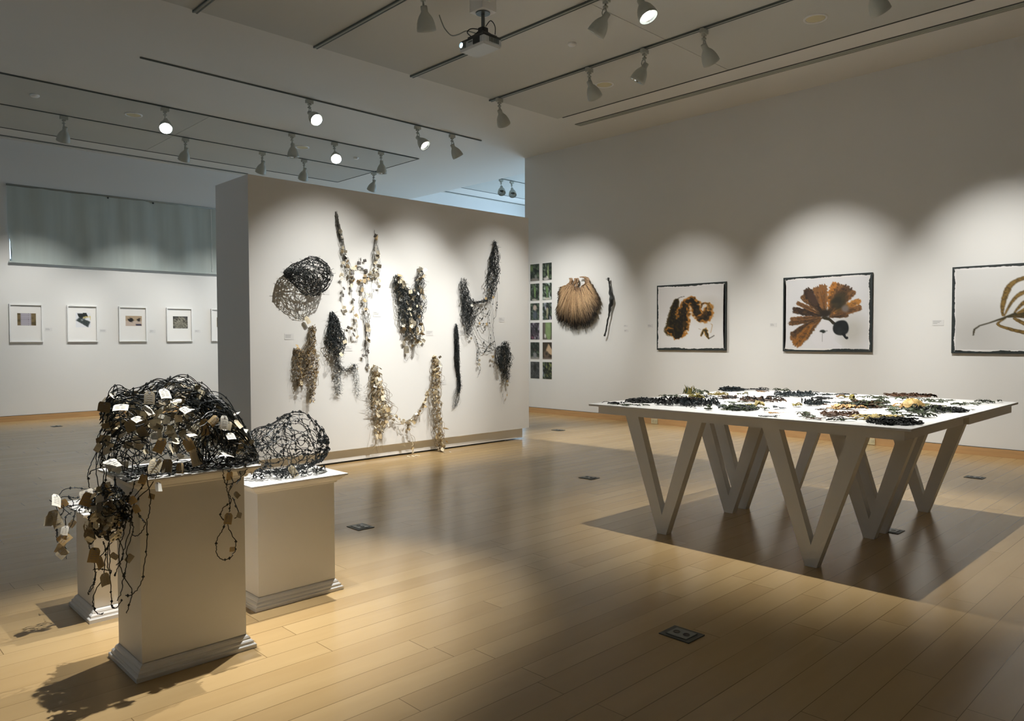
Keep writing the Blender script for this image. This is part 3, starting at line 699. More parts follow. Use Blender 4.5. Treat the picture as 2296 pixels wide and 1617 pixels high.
for k in range(12):
    r_, q_ = divmod(k, 2)
    yl = 9.885 if q_ == 0 else 9.570; yr = yl-.232; zt = 2.785-r_*.3655; zb = zt-.312
    a = MB(); a.box((XW-.004, yr, zb), (XW, yl, zt)); a.cur = 1
    ph(k).mesh(a, (XW-.0046, yl, zt), (0, yr-yl, 0), (0, 0, zb-zt), 1.15)
    o = a.build('plant_photograph', [M['paper'], M['paint']], origin=(XW, (yl+yr)/2, (zt+zb)/2))
    tag(o, 'unframed photo, %s, %s of %s column' % (plabs[k], rows_[r_], 'left' if q_ == 0 else 'right'), 'photograph', 'plant photographs in two columns by the wall corner')

# ---------------------------------------------------------------- white frames on the back wall
def fr(k):
    c = Canvas(34, 24, (120, 104, 74), 70+k)
    if k == 0:
        c.mix((c.noise(5)-.4)*2, (84, 74, 48)); c.mix(((c.X > .17) & (c.X < .75)).astype(float), (176, 172, 182))
        g = ((c.X*20 % 1.9 < .7) & (c.Y*14 % 2.2 < .8) & (c.X > .22) & (c.X < .7)).astype(float); c.mix(g*.8, (70, 62, 72))
    if k == 1:
        c.a[:] = (222, 224, 228); c.poly([(.1, .05), (.72, 0), (.84, .28), (.6, .42), (.2, .3)], (34, 40, 40)); c.poly([(.0, .52), (.24, .30), (.98, .60), (.82, 1.0)], (44, 52, 52), (70, 80, 80)); c.stroke([(.55, .33), (.98, .25), (.98, .5)], [.05, .03, .02], (206, 192, 130)); c.ell(.42, .5, .08, .04, (150, 158, 160), .5)
    if k == 2:
        c.a[:] = (176, 156, 130); c.mix((c.Y > .5).astype(float)*.6, (206, 192, 186)); c.ell(.32, .42, .16, .22, (30, 30, 32), .3, 0, 1.0, 12); c.ell(.80, .40, .12, .16, (40, 34, 34), .3, 0, 1.0, 12); c.mix(((c.X > .62) & (c.X < .96) & (c.Y > .78) & (c.Y < .95)).astype(float), (44, 44, 70))
    if k == 3:
        c.a[:] = (62, 62, 62); c.ell(.45, .55, .52, .5, (168, 164, 148), .2, .3, .5, 12, (96, 94, 84)); c.mix((c.noise(20, 16)-.6)*5*(np.hypot((c.X-.45)/.5, (c.Y-.55)/.48) < 1), (50, 48, 44)); 
    if k == 4: c.mix((c.noise(6)-.5)*3, (70, 64, 44))
    return c
fxs = [(2.741, 3.242), (3.613, 4.099), (4.465, 4.957), (5.320, 5.822), (6.189, 6.69)]
flabs = ['photo of a white cupboard of small shelves, leftmost frame', 'photo of an open black box', 'photo of two dark star shapes on a pale ledge', 'photo of a pale mottled mound', 'white frame half hidden behind the partition edge']
wins = [(.245, .24, .80, .56), (.28, .20, .77, .60), (.24, .26, .82, .55), (.25, .25, .82, .61), (.24, .26, .80, .56)]
for k, (x0, x1) in enumerate(fxs):
    z0, z1 = 1.356, 2.014; x1 = x0+.495
    t = thing('picture_frame', ('white framed '+flabs[k] if k < 4 else flabs[k]), 'picture', ((x0+x1)/2, YB-.017, (z0+z1)/2), 'white framed photos on the back wall')
    a = MB(); w = .022
    a.bbox((x0, YB-.034, z0), (x0+w, YB, z1), .002); a.bbox((x1-w, YB-.034, z0), (x1, YB, z1), .002); a.bbox((x0+w, YB-.034, z0), (x1-w, YB, z0+w), .002); a.bbox((x0+w, YB-.034, z1-w), (x1-w, YB, z1), .002)
    a.build('frame', M['whitegloss'], t)
    a = MB(); a.box((x0+w, YB-.012, z0+w), (x1-w, YB-.002, z1-w)); a.build('mat_board', M['mat'], t)
    u0, v0, u1, v1 = wins[k]; W, H = x1-x0, z1-z0
    a = MB(); fr(k).mesh(a, (x0+W*u0, YB-.0125, z1-H*v0), (W*(u1-u0), 0, 0), (0, 0, -H*(v1-v0)), 1.1); a.build('print', M['paint'], t)

# ---------------------------------------------------------------- wall labels
def wall_label(px, py, axis, val, w, h, label, lines=3):
    p = hit(px, py, axis, val); 
    a = MB(); t_ = .0025
    rg = random.Random(px)
    if axis == 1:
        a.box((p.x-w/2, val-t_, p.z-h/2), (p.x+w/2, val, p.z+h/2)); a.cur = 1
        for i in range(lines): a.box((p.x-w*.42, val-t_-.0004, p.z+h*(.26-.2*i)), (p.x-w*.42+w*(.35+.45*rg.random()), val-t_, p.z+h*(.32-.2*i)))
    else:
        a.box((val-t_, p.y-w/2, p.z-h/2), (val, p.y+w/2, p.z+h/2)); a.cur = 1
        for i in range(lines): a.box((val-t_-.0004, p.y+w*.42-w*(.35+.45*rg.random()), p.z+h*(.26-.2*i)), (val-t_, p.y+w*.42, p.z+h*(.32-.2*i)))
    o = a.build('wall_label', [M['label'], M['ink']], origin=p)
    tag(o, label, 'label', 'small text labels beside the works')
for x, y, lab in ((729, 654, 'small text label just right of the black wire ball'), (648, 755, 'small text label left of the brown leafy hanging'), (845, 704, 'small text label right of the long tagged hanging, upper middle'), (781, 781, 'small text label right of the black spindle hanging'),
    (963, 747, 'small text label right of the two peaked tagged hanging'), (1125, 717, 'small text label at the right end of the partition'), (1036, 746, 'small text label above the lower left of the black net hanging'), (993, 857, 'small text label right of the tall column of paper tags')):
    wall_label(x, y, 1, YP, .105, .062, lab)
for x, y, w, h, lab in ((1403, 731, .075, .035, 'upper one of two small labels right of the dark twisted stalk'), (1404, 742, .085, .045, 'lower one of two small labels right of the dark twisted stalk'), (1458, 731, .10, .055, 'small text label left of the coiled kelp print'), (1734, 729, .10, .055, 'small text label left of the fan kelp print'), (2103, 724, .13, .07, 'small text label left of the ribbon kelp print')):
    wall_label(x, y, 0, XW, w, h, lab)
for x, y, lab in ((109, 739, 'small text label right of the first white frame'), (231, 742, 'small text label right of the second white frame'), (342, 743, 'small text label right of the third white frame'), (443, 743, 'small text label right of the fourth white frame')):
    wall_label(x, y, 1, YB, .11, .06, lab)

# ---------------------------------------------------------------- outlets, floor boxes
def outlet(y, label):
    t = thing('wall_outlet', label, 'outlet', (XW-.02, y, .047))
    a = MB(); a.bbox((XW-.026, y-.062, .0+.006), (XW-.018, y+.062, .088), .002); a.build('cover_plate', M['outlet'], t)
    for s_ in (-1, 1):
        a = MB(); a.bbox((XW-.029, y+s_*.028-.018, .028), (XW-.026, y+s_*.028+.018, .068), .001)
        a.cur = 1
        for d in (-.007, .007): a.box((XW-.0296, y+s_*.028+d-.0015, .048), (XW-.029, y+s_*.028+d+.0015, .060))
        a.box((XW-.0296, y+s_*.028-.003, .034), (XW-.029, y+s_*.028+.003, .040))
        a.build('socket', [M['outlet'], M['plastic']], t)
outlet(7.06, 'cream power outlet in the baseboard, left of the table legs')
outlet(3.70, 'cream power outlet in the baseboard seen between table legs')
def floor_box(x, y, w, d, label):
    t = thing('floor_box', label, 'floor outlet', (x, y, 0), 'metal outlet boxes set in the floor')
    a = MB(); a.bbox((x-w/2, y-d/2, 0), (x+w/2, y+d/2, .004), .0015); a.build('rim', M['brass'], t)
    a = MB(); a.bbox((x-w*.34, y-d*.34, .004), (x+w*.34, y+d*.34, .007), .001); a.build('lid', M['greydark'], t)
    a = MB()
    for s_ in (-1, 1):
        a.lathe([(w*.12, .007), (w*.12, .0085), (w*.10, .0085), (w*.10, .0072), (0, .0072)], 20, (x, y+s_*d*.16, 0))
    a.build('socket_cover', M['plastic'], t)
floor_box(3.0, 1.945, .137, .165, 'metal floor box nearest the viewer, on dim boards')
floor_box(3.035, 4.745, .137, .165, 'metal floor box right of the lower right pedestal')
floor_box(5.735, 4.80, .137, .165, 'metal floor box in front of the table left end')
floor_box(8.39, 7.63, .137, .165, 'metal floor box near the partition right corner')
floor_box(8.46, 2.10, .137, .165, 'metal floor box right of the table')
floor_box(5.70, 1.95, .137, .165, 'metal floor box under the table beside a leg')
floor_box(3.11, 13.76, .137, .165, 'metal floor box far left near the back wall')

# ---------------------------------------------------------------- pedestals
def pedestal(x0, y0, w, d, h, label):
    """x0,y0 = front left corner of the base; body is set in"""
    t = thing('display_pedestal', label, 'pedestal', (x0+w/2, y0+d/2, 0), 'white display pedestals')
    def loft(prof, cap0, cap1):
        a = MB(); vs = []
        for i_, z in prof: vs += [(x0+i_, y0+i_, z), (x0+w-i_, y0+i_, z), (x0+w-i_, y0+d-i_, z), (x0+i_, y0+d-i_, z)]
        n = len(prof); fs = [(k*4+j, k*4+(j+1) % 4, (k+1)*4+(j+1) % 4, (k+1)*4+j) for k in range(n-1) for j in range(4)]
        if cap0: fs.append((3, 2, 1, 0))
        if cap1: fs.append(tuple((n-1)*4+j for j in range(4)))
        a.add(vs, fs); return a
    loft([(0, 0), (0, .017), (.003, .020), (.008, .021), (.010, .026), (.010, .032), (.016, .038), (.020, .040), (.021, .046), (.026, .054), (.034, .060), (.034, .062)], True, True).build('base_molding', M['white'], t)
    loft([(.034, .06), (.034, h-.045)], False, False).build('body', M['white'], t)
    loft([(.034, h-.052), (.026, h-.050), (.022, h-.046), (.021, h-.040), (.012, h-.037), (.004, h-.030), (-.004, h-.020), (-.010, h-.016), (-.011, h-.012), (-.020, h-.011), (-.022, h-.008), (-.022, h-.001), (-.021, h)], True, True).build('crown_top', M['white'], t)
pedestal(.992, 3.215, .512, .37, .832, 'tallest white pedestal, in front, holding the tangled black net with tags')
pedestal(1.694, 3.63, .515, .37, .652, 'middle height white pedestal behind right, holding the round black wire form')
pedestal(1.040, 4.055, .51, .37, .548, 'lowest white pedestal, behind the tallest one on its left')

# ---------------------------------------------------------------- table on V trestles
t = thing('display_table', 'large white table on slanted V legs covered with dried seaweed', 'table', (5.49, 2.5, 0))
TZ = .906; TX0, TX1, TY0, TY1 = 4.325, 6.665, 1.375, 3.625
a = MB(); a.bbox((TX0, TY0, TZ-.016), (TX1, TY1, TZ), .002); a.build('tabletop', M['white'], t)
for x0, x1, dy in ((4.40, 5.49, 0), (5.51, 6.60, .03)):
    a = MB(); a.box((x0, 1.434-dy, .830), (x1, 3.59-dy, TZ-.016)); a.build('apron', M['white'], t)
for X in (4.485, 5.405, 5.615, 6.535):
    for Yc in (3.055, 1.975):
        a = MB(); s_ = 1
        o_ = [(-.325, .838), (-.212, .838), (0, .135), (.212, .838), (.325, .838), (.036, 0), (-.036, 0)]
        a.prism(o_, (X-.032, Yc, 0), (0, 1, 0), (0, 0, 1), (1, 0, 0), .064)
        # split the concave outline into two arms for a clean face
        a = MB()
        L_ = [(-.325, .838), (-.212, .838), (0, .135), (0, 0), (-.036, 0)]; R_ = [(.212, .838), (.325, .838), (.036, 0), (0, 0), (0, .135)]
        for P_ in (L_, R_): a.prism(P_, (X-.032, Yc, 0), (0, 1, 0), (0, 0, 1), (1, 0, 0), .064)
        a.build('leg', M['white'], t)

# ---------------------------------------------------------------- paper tags
TAGM = ['tag_a', 'tag_b', 'tag_c', 'tag_d', 'tag_e']
def tag_mesh(w, h, cut, mt, curl, lines, rnd=False):
    a = MB()
    if rnd: out = [(w/2*math.cos(q*math.pi/8), h/2*math.sin(q*math.pi/8)-h/2) for q in range(16)]
    else: out = [(-w/2+cut, 0), (w/2-cut, 0), (w/2, -cut), (w/2, -h), (-w/2, -h), (-w/2, -cut)]
    # subdivided sheet with a gentle curl
    if rnd:
        a.add([(x, 0, y) for x, y in out], [tuple(range(16))])
    else:
        n = 5; vs = []
        for i in range(n+1):
            v = i/n; y = -h*v; hw = w/2 if v*h >= cut else w/2-cut+v*h
            for s_ in (-1, -.33, .33, 1): vs.append((s_*hw, curl*(v*v)*.4+curl*.25*s_*s_, y))
        a.add(vs, [(i*4+j, i*4+j+1, (i+1)*4+j+1, (i+1)*4+j) for i in range(n) for j in range(3)])
        a.cur = 1
        for k in range(lines):
            z = -h*(.28+.6*k/max(1, lines)); y_ = curl*((-z/h)**2)*.4-.0006
            for q in range(2):
                s0 = -.36+q*.38
                a.add([(s0*w, y_, z), ((s0+.30)*w, y_, z), ((s0+.30)*w, y_, z-.0016), (s0*w, y_, z-.0016)], [(0, 1, 2, 3)])
        # eyelet
        a.add([(.0045*math.cos(q*math.pi/4), -.0006+curl*.02, -.007+.0045*math.sin(q*math.pi/4)) for q in range(8)], [tuple(range(8))])
    o = a.build('paper_tag', [M[mt], M['ink']]); d = o.data; bpy.data.objects.remove(o); return d
TAGS = {}
for m_ in TAGM:
    TAGS[m_] = [tag_mesh(.040, .056, .008, m_, .012, 4), tag_mesh(.040, .056, .008, m_, -.016, 4), tag_mesh(.046, .040, .004, m_, .008, 3), tag_mesh(.052, .088, .012, m_, .010, 8), tag_mesh(.036, .036, 0, m_, 0, 0, True)]
def put_tag(parent, pos, kind, mt, scale, face, tilt, rg, name='paper_tag'):
    """face = unit vector the tag faces"""
    o = bpy.data.objects.new(name, TAGS[mt][kind]); COL.objects.link(o); o.parent = parent
    o.location = Vector(pos)-root_origin(parent)
    f = Vector(face).normalized(); q = Vector((0, -1, 0)).rotation_difference(f)
    q = q @ Quaternion((0, 1, 0), rg.gauss(0, .45)) @ Quaternion((1, 0, 0), rg.gauss(0, tilt)) @ Quaternion((0, 0, 1), rg.gauss(0, tilt))
    o.rotation_mode = 'QUATERNION'; o.rotation_quaternion = q; o.scale = (scale,)*3
    return o
def pick(rg, weights):
    x = rg.random()*sum(weights)
    for i, w in enumerate(weights):
        x -= w
        if x <= 0: return i
    return 0

# ---------------------------------------------------------------- net sculptures hung on the partition
def c3(a_, b_): return hit(580+a_/2.608, 440+b_/2.608, 1, YP)
SC3 = .00205        # metres per crop pixel on the partition, about
def spine_at(sp, t_):
    k = t_*(len(sp)-1); i = min(int(k), len(sp)-2); f = k-i
    return sp[i][0].lerp(sp[i+1][0], f), sp[i][1]*(1-f)+sp[i+1][1]*f
def mk_spine(pts):
    return [(c3(a_, b_), w*SC3) for a_, b_, w in pts]
def cords(a, sp, n, r, rg, seg=.016, lmin=.25, lmax=.9, depth=.06, wob=.5, knot=0, kr=.006, stray=.15, jit=1.0):
    L = sum((sp[i+1][0]-sp[i][0]).length for i in range(len(sp)-1))
    for _ in range(n):
        ln = rg.uniform(lmin, lmax); t0 = rg.uniform(-.03, max(0, 1-ln)); t1 = min(1, t0+ln); t0 = max(0, t0)
        k = max(4, int(L*(t1-t0)/seg)); off = rg.uniform(-1, 1); dz = rg.random(); vo = 0; vd = 0; pts = []
        loop = rg.random() < stray; f1, f2, a1, q1 = rg.uniform(.35, .9), rg.uniform(.3, .8), rg.uniform(.1, .5), rg.uniform(0, 6)
        for i in range(k+1):
            p, w = spine_at(sp, t0+(t1-t0)*i/k)
            vo += rg.gauss(0, wob)*.35; vo *= .8; off += vo*.5; off = max(-1.1, min(1.1, off)); vd += rg.gauss(0, .25); vd *= .85; dz = max(0, min(1, dz+vd*.2))
            ww = w*(1.6 if loop else 1.12)+.006
            pts.append((p.x+(off+a1*math.sin(f1*i+q1))*ww/2+rg.gauss(0, .003)*jit, YP-.006-depth*dz*(1-.5*min(1, off*off))*min(1, w/.04+.2), p.z+.012*math.sin(f2*i*1.7+q1)+rg.gauss(0, .003)*jit))
            if knot and rg.random() < knot: a.knot(pts[-1], kr*rg.uniform(.7, 1.4))
        a.tube(pts, r*rg.uniform(.75, 1.25), 4)
def twigs(a, sp, n, r, rg, ln=.03, depth=.06, down=0.0):
    ln *= 1.5; r *= 1.15
    for _ in range(n):
        t_ = rg.random(); p, w = spine_at(sp, t_); off = rg.gauss(0, .42); y = YP-.008-depth*rg.random()*max(.1, 1-off*off)*min(1, w/.04+.2)
        q = rg.uniform(0, 2*math.pi); l = ln*rg.uniform(.4, 1.3)
        d = (math.cos(q)*l, -rg.random()*l*.5, math.sin(q)*l*(1-down)-down*l)
        p0 = (p.x+off*w/2, y, p.z); a.tube([p0, (p0[0]+d[0]*.5+rg.gauss(0, .004), y+d[1]*.5, p0[2]+d[2]*.55), (p0[0]+d[0], y+d[1], p0[2]+d[2])], [r, r*.8, r*.5], 3)
def tags_on(parent, sp, n, kinds, mats, scale, rg, depth=.07, tilt=.45, spread=1.0, t0=0, t1=1, name='paper_tag'):
    for _ in range(n):
        p, w = spine_at(sp, rg.uniform(t0, t1)); off = rg.uniform(-1, 1)*spread
        put_tag(parent, (p.x+off*w/2, YP-.02-depth*rg.random()*(1-.6*off*off)*min(1, w/.04+.3), p.z+.02), pick(rg, kinds), TAGM[pick(rg, mats)], scale*rg.uniform(.75, 1.25), (rg.gauss(0, .4), -1, rg.gauss(0, .3)), tilt, rg, name)
def strand(a, pts, r, rg, y=YP-.02, knots=0, kr=.006):
    P = smooth_path([c3(*p) for p in pts], 5); P = [(p.x+rg.gauss(0, .002), y+rg.gauss(0, .004), p.z) for p in P]
    a.tube(P, r, 4)
    for i, p in enumerate(P):
        if knots and rg.random() < knots: a.knot(p, kr*rg.uniform(.7, 1.4))
    return P
def hanging(label, top):
    p = c3(*top); return thing('net_hanging', label, 'hanging sculpture', (p.x, YP, p.z), 'knotted net sculptures hung on the partition')

# long U with slide tags
rg = random.Random(11)
t = hanging('long grey net hanging in two horns, trailing square tags to near the wall foot', (620, 500))
S = [mk_spine(s_) for s_ in ([(449,95,6),(458,150,10),(467,205,13),(480,270,16),(492,340,24),(512,410,36),(528,460,34),(545,500,22)],
  [(676,195,3),(681,235,7),(683,280,18),(680,340,32),(682,400,42),(670,445,44),(650,480,30),(612,500,24)],
  [(520,430,20),(560,415,20),(600,420,22),(630,450,26),(612,500,26)], [(545,500,16),(590,505,20),(640,480,22),(680,450,18)],
  [(600,510,30),(608,570,24),(610,640,26),(622,690,34),(630,740,24),(636,800,16),(628,870,14),(632,930,7),(636,1045,3)])]
a = MB()
for sp, n in zip(S, (14, 14, 5, 5, 11)): cords(a, sp, n, .0016, rg, depth=.04, wob=.3, lmin=.3)
cords(a, S[0][:4], 14, .0032, rg, depth=.02, lmin=.6, lmax=1.0)
drops = [[(482,380),(480,470),(481,550),(488,640),(500,700)], [(528,450),(532,540),(545,620),(552,700),(562,760)], [(692,440),(697,500),(690,575)], [(655,470),(655,540),(660,600)], [(562,700),(545,750),(522,800)], [(560,750),(572,800),(572,860)],
         [(640,830),(610,900),(597,975)], [(590,500),(602,560),(600,640)], [(585,360),(570,410)], [(610,380),(600,430)], [(520,770),(545,820)]]
for d_ in drops: strand(a, d_, .0016, rg)
a.build('net', M['greycord'], t)
for sp, n in zip(S, (17, 18, 9, 8, 17)): tags_on(t, sp, n, (1, 1, 2, 0, .3), (2, 2.4, 1.2, 3, 2.6), .86, rg, depth=.05, tilt=.35, t0=.12 if n > 14 else 0)
for d_ in drops:
    P = [c3(*p) for p in d_]; n = max(2, int((P[0]-P[-1]).length/.085))
    for i in range(n):
        k = (i+rg.random()*.6)/n*(len(P)-1); j = min(int(k), len(P)-2); p = P[j].lerp(P[j+1], k-j)
        put_tag(t, (p.x, YP-.022-.03*rg.random(), p.z+.02), pick(rg, (1, 1, 2)), TAGM[pick(rg, (2, 2, 1.5, 2, 3))], .82*rg.uniform(.85, 1.15), (rg.gauss(0, .3), -1, .1), .3, rg)

# two-peaked cluster with large tags
rg = random.Random(12)
t = hanging('two peaked dark net hanging thick with large cream tags, centre of the partition', (870, 560))
S = [mk_spine(s_) for s_ in ([(793,462,6),(797,480,18),(803,520,30),(815,570,44),(830,640,62),(842,710,62),(855,780,44),(868,850,14)],
  [(932,415,4),(932,450,14),(930,500,36),(918,560,60),(905,630,80),(900,700,86),(905,770,70),(915,830,46),(905,870,20)], [(803,490,8),(840,540,26),(870,570,50),(890,640,70),(880,740,60),(885,810,30)])]
a = MB()
for sp, n in zip(S, (46, 44, 40)): cords(a, sp, n, .0024, rg, depth=.12, wob=.5, lmin=.15, lmax=.6, knot=.05); twigs(a, sp, 260, .0013, rg, .045, .12, .4)
strand(a, [(893,850),(895,900),(880,930),(862,960),(850,950),(855,900)], .0012, rg)
a.build('net', M['blackmat'], t)
for sp, n, mt in ((S[0], 26, (1.2, 1.5, .8, 3, 0)), (S[1], 46, (5, 1.6, 2, 1.6, 0)), (S[2], 24, (4, 1, 1.6, 1.6, 0))): tags_on(t, sp, n, (2, 2, 1, .6, 1), mt, .98, rg, depth=.15, tilt=.6)
for a_, b_, k, m_ in ((858,838,0,3),(905,830,0,0),(912,850,1,1),(855,890,3,3),(893,880,4,1),(945,850,1,3),(950,800,0,0),(920,800,1,0),(838,860,0,3)):
    p = c3(a_, b_); put_tag(t, (p.x, YP-.03, p.z+.03), k, TAGM[m_], 1.0, (0, -1, 0), .25, rg)

# brown leafy hanging
rg = random.Random(13)
t = hanging('brown hanging of small papery leaves with one raised neck, left part of the partition', (300, 900))
S = [mk_spine(s_) for s_ in ([(302,762,8),(300,790,26),(299,840,26),(297,880,44),(296,930,70),(300,990,64),(304,1050,48),(303,1100,34),(297,1150,20),(293,1205,4)],
  [(214,890,8),(218,920,24),(216,970,36),(216,1020,36),(224,1070,26),(228,1110,10)], [(225,905,16),(262,925,26),(275,985,24),(262,1040,26),(240,1060,20)])]
a = MB()
for sp, n in zip(S, (30, 18, 14)): cords(a, sp, n, .0020, rg, depth=.09, wob=.5, lmin=.2, lmax=.7)
for sp in S: twigs(a, sp, 170, .0012, rg, .03, .09, .3)
a.build('net', M['tancord'], t)
for sp, n in zip(S, (56, 26, 16)): tags_on(t, sp, n, (1, 1, 1.2, 0, 1), (2.6, 3.4, .5, 3, .4), .60, rg, depth=.11, tilt=.9, name='paper_leaf')
a = MB()
for sp, n in zip(S, (620, 260, 130)):
    for _ in range(n):
        p, w = spine_at(sp, rg.random()); off = max(-1.2, min(1.2, rg.gauss(0, .55))); c0 = Vector((p.x+off*w/2, YP-.01-.11*rg.random()*max(.1, 1-off*off*.6), p.z+rg.gauss(0, .008)))
        u = Vector((rg.gauss(0, 1), rg.gauss(0, .6), rg.gauss(0, 1))).normalized(); v = u.cross(Vector((rg.gauss(0, 1), rg.gauss(0, 1), rg.gauss(0, 1)))).normalized(); l, w_ = rg.uniform(.007, .015), rg.uniform(.004, .008)
        cc = rg.choice([lin(q) for q in ((176, 146, 96), (140, 112, 72), (92, 74, 50), (206, 180, 128), (60, 50, 38))])
        a.add([tuple(c0-u*l), tuple(c0+v*w_), tuple(c0+u*l), tuple(c0-v*w_), ], [(0, 1, 2, 3)], col=cc)
o = a.build('leaf_scraps', M['organic'], t); o['kind'] = 'stuff'
p = c3(217, 1075); put_tag(t, (p.x, YP-.025, p.z), 3, 'tag_d', .9, (.7, -1, 0), .05, rg, 'paper_leaf')

# dark spindle with a small trailing branch
rg = random.Random(14)
t = hanging('black spindle shaped net hanging with a thin branch trailing to its right', (430, 800))
S = [mk_spine(s_) for s_ in ([(419,680,3),(423,715,14),(426,750,30),(431,790,52),(436,835,68),(438,870,62),(440,900,52),(445,935,36)], [(446,900,30),(448,950,18),(452,985,30),(450,1040,30),(455,1100,26),(460,1160,6)],
   [(455,985,3),(480,1005,3),(505,1020,18),(535,1000,30),(548,985,30),(556,1030,26),(566,1090,22),(573,1170,5)])]
a = MB(); cords(a, S[0], 75, .0024, rg, depth=.15, wob=.5, lmin=.3, lmax=.95, knot=.05); twigs(a, S[0], 420, .0013, rg, .035, .14, .2)
cords(a, S[1], 9, .0015, rg, depth=.08, lmin=.3); twigs(a, S[1], 260, .0012, rg, .035, .07, .3); cords(a, S[2], 3, .0014, rg, depth=.05); twigs(a, S[2], 260, .0012, rg, .032, .05, .2)
a.build('net', M['blackmat'], t)
tags_on(t, S[0], 16, (1, 1, 1, 0, 1), (3, 1, 2, 1, 0), .5, rg, depth=.16, tilt=.8, t0=.3); tags_on(t, S[1], 10, (1, 1, 1, 0, 1), (2, 1, 3, 1, 0), .5, rg, tilt=.8); tags_on(t, S[2], 6, (1, 1, 1, 0, 1), (1, 2, 1, 2, 0), .4, rg, tilt=.8)
for a_, b_ in ((455, 858), (445, 935)):
    p = c3(a_, b_); put_tag(t, (p.x, YP-.16, p.z+.03), 2, 'tag_a', .95, (0, -1, 0), .15, rg)

# low bowl: two columns of tags joined by a swag
rg = random.Random(15)
t = hanging('low hanging of two tall cream tag columns joined by a sagging swag, reaching the floor', (850, 1300))
S = [mk_spine(s_) for s_ in ([(665,992,5),(668,1020,22),(676,1060,44),(682,1120,72),(690,1180,88),(704,1240,96),(715,1290,86),(700,1340,62),(685,1400,36)],
   [(745,1230,26),(775,1280,34),(800,1305,44),(845,1325,34),(885,1310,20),(925,1270,14),(960,1210,10),(990,1130,4)],
   [(1022,936,4),(1022,970,26),(1026,1020,40),(1029,1080,48),(1026,1160,46),(1030,1250,46),(1038,1330,50),(1045,1400,46),(1050,1450,36),(1052,1492,26)],
   [(865,1325,10),(870,1380,12),(876,1430,26),(893,1455,4),(895,1500,3)])]
a = MB()
for sp, n in zip(S, (30, 5, 28, 3)): cords(a, sp, n, .0020, rg, depth=.10, wob=.4, lmin=.2, lmax=.8)
for i_ in range(12):
    x_ = rg.uniform(630, 720); strand(a, [(x_, 1300+rg.uniform(0, 60)), (x_+rg.gauss(0, 6), 1380), (x_+rg.gauss(0, 10), 1400+rg.uniform(0, 110))], .0011, rg)
for i_ in range(8):
    x_ = rg.uniform(985, 1015); strand(a, [(1000+rg.uniform(-6, 20), 1020+rg.uniform(0, 60)), (x_, 1150), (x_-rg.uniform(0, 12), 1280+rg.uniform(0, 90))], .0011, rg)
for i_ in range(4): strand(a, [(1010, 1080+i_*40), (975-i_*8, 1190+i_*20), (925-i_*12, 1265+i_*10)], .0012, rg)
a.build('net', M['tancord'], t)
def tags_extra(sps, ns, size, cols, rg, depth):
    """the many small tags behind the large ones"""
    a = MB()
    for sp, n in zip(sps, ns):
        for _ in range(n):
            p, w = spine_at(sp, rg.random()); off = rg.uniform(-1, 1); c0 = Vector((p.x+off*w/2, YP-.01-depth*rg.random()*(1-.6*off*off)*min(1, w/.05+.2), p.z))
            f = Vector((rg.gauss(0, .6), -1, rg.gauss(0, .5))).normalized(); u = f.cross(Vector((rg.gauss(0, 1), rg.gauss(0, .3), rg.gauss(0, 1)))).normalized(); v = f.cross(u); l, w_ = size*rg.uniform(.7, 1.3), size*rg.uniform(.5, .9)
            k = .3
            a.add([tuple(c0+u*x*l+v*y*w_) for x, y in ((-1, -1), (1-k, -1), (1, -1+k), (1, 1-k), (1-k, 1), (-1, 1))], [tuple(range(6))], col=rg.choice(cols))
    return a
CR = [lin(q) for q in ((224, 208, 172), (190, 170, 130), (160, 140, 104), (120, 104, 78), (236, 226, 200))]
o = tags_extra(S, (300, 44, 260, 14), .015, CR, rg, .08).build('small_tags', M['organic'], t); o['kind'] = 'stuff'
for sp, n in zip(S, (38, 14, 38, 3)): tags_on(t, sp, n, (2, 2, 1.5, .5, 1), (5, 2, 2, 2.2, 0), .86, rg, depth=.13, tilt=.6)
for i_ in range(7):
    x_ = rg.uniform(5.2, 5.95); y_ = YP-rg.uniform(.03, .16)
    if 5.45 < x_ < 5.6: x_ += .2
    o = put_tag(t, (x_, y_, .006), 0, TAGM[pick(rg, (3, 2, 1, 1))], .9, (rg.gauss(0, .15), rg.gauss(0, .1), 1), .06, rg)

# furry black rod
rg = random.Random(16)
t = hanging('thin vertical black furry rod fraying into wisps at its foot', (1150, 900))
S = [mk_spine(s_) for s_ in ([(1148,748,5),(1149,775,13),(1151,840,16),(1153,900,18),(1153,960,17),(1157,1010,14),(1166,1060,10),(1169,1110,9),(1163,1150,8)], [(1163,1060,12),(1162,1120,20),(1152,1170,36),(1143,1210,34),(1135,1245,12)])]
a = MB(); P = [p for p, w in S[0]]; a.tube([(p.x, YP-.03, p.z) for p in smooth_path(P, 4)], [max(.003, spine_at(S[0], i/(4*(len(P)-1)))[1]*.42) for i in range(4*(len(P)-1)+1)], 10)
a.build('rod', M['blackmat'], t, smooth=True)
a = MB(); cords(a, S[0], 60, .0018, rg, depth=.05, wob=.4, lmin=.3, lmax=.8); twigs(a, S[0], 500, .0011, rg, .022, .06, .3); cords(a, S[1], 24, .0011, rg, depth=.03, lmin=.3, lmax=.9); twigs(a, S[1], 70, .0010, rg, .02, .03)
a.build('fibres', M['blackmat'], t)

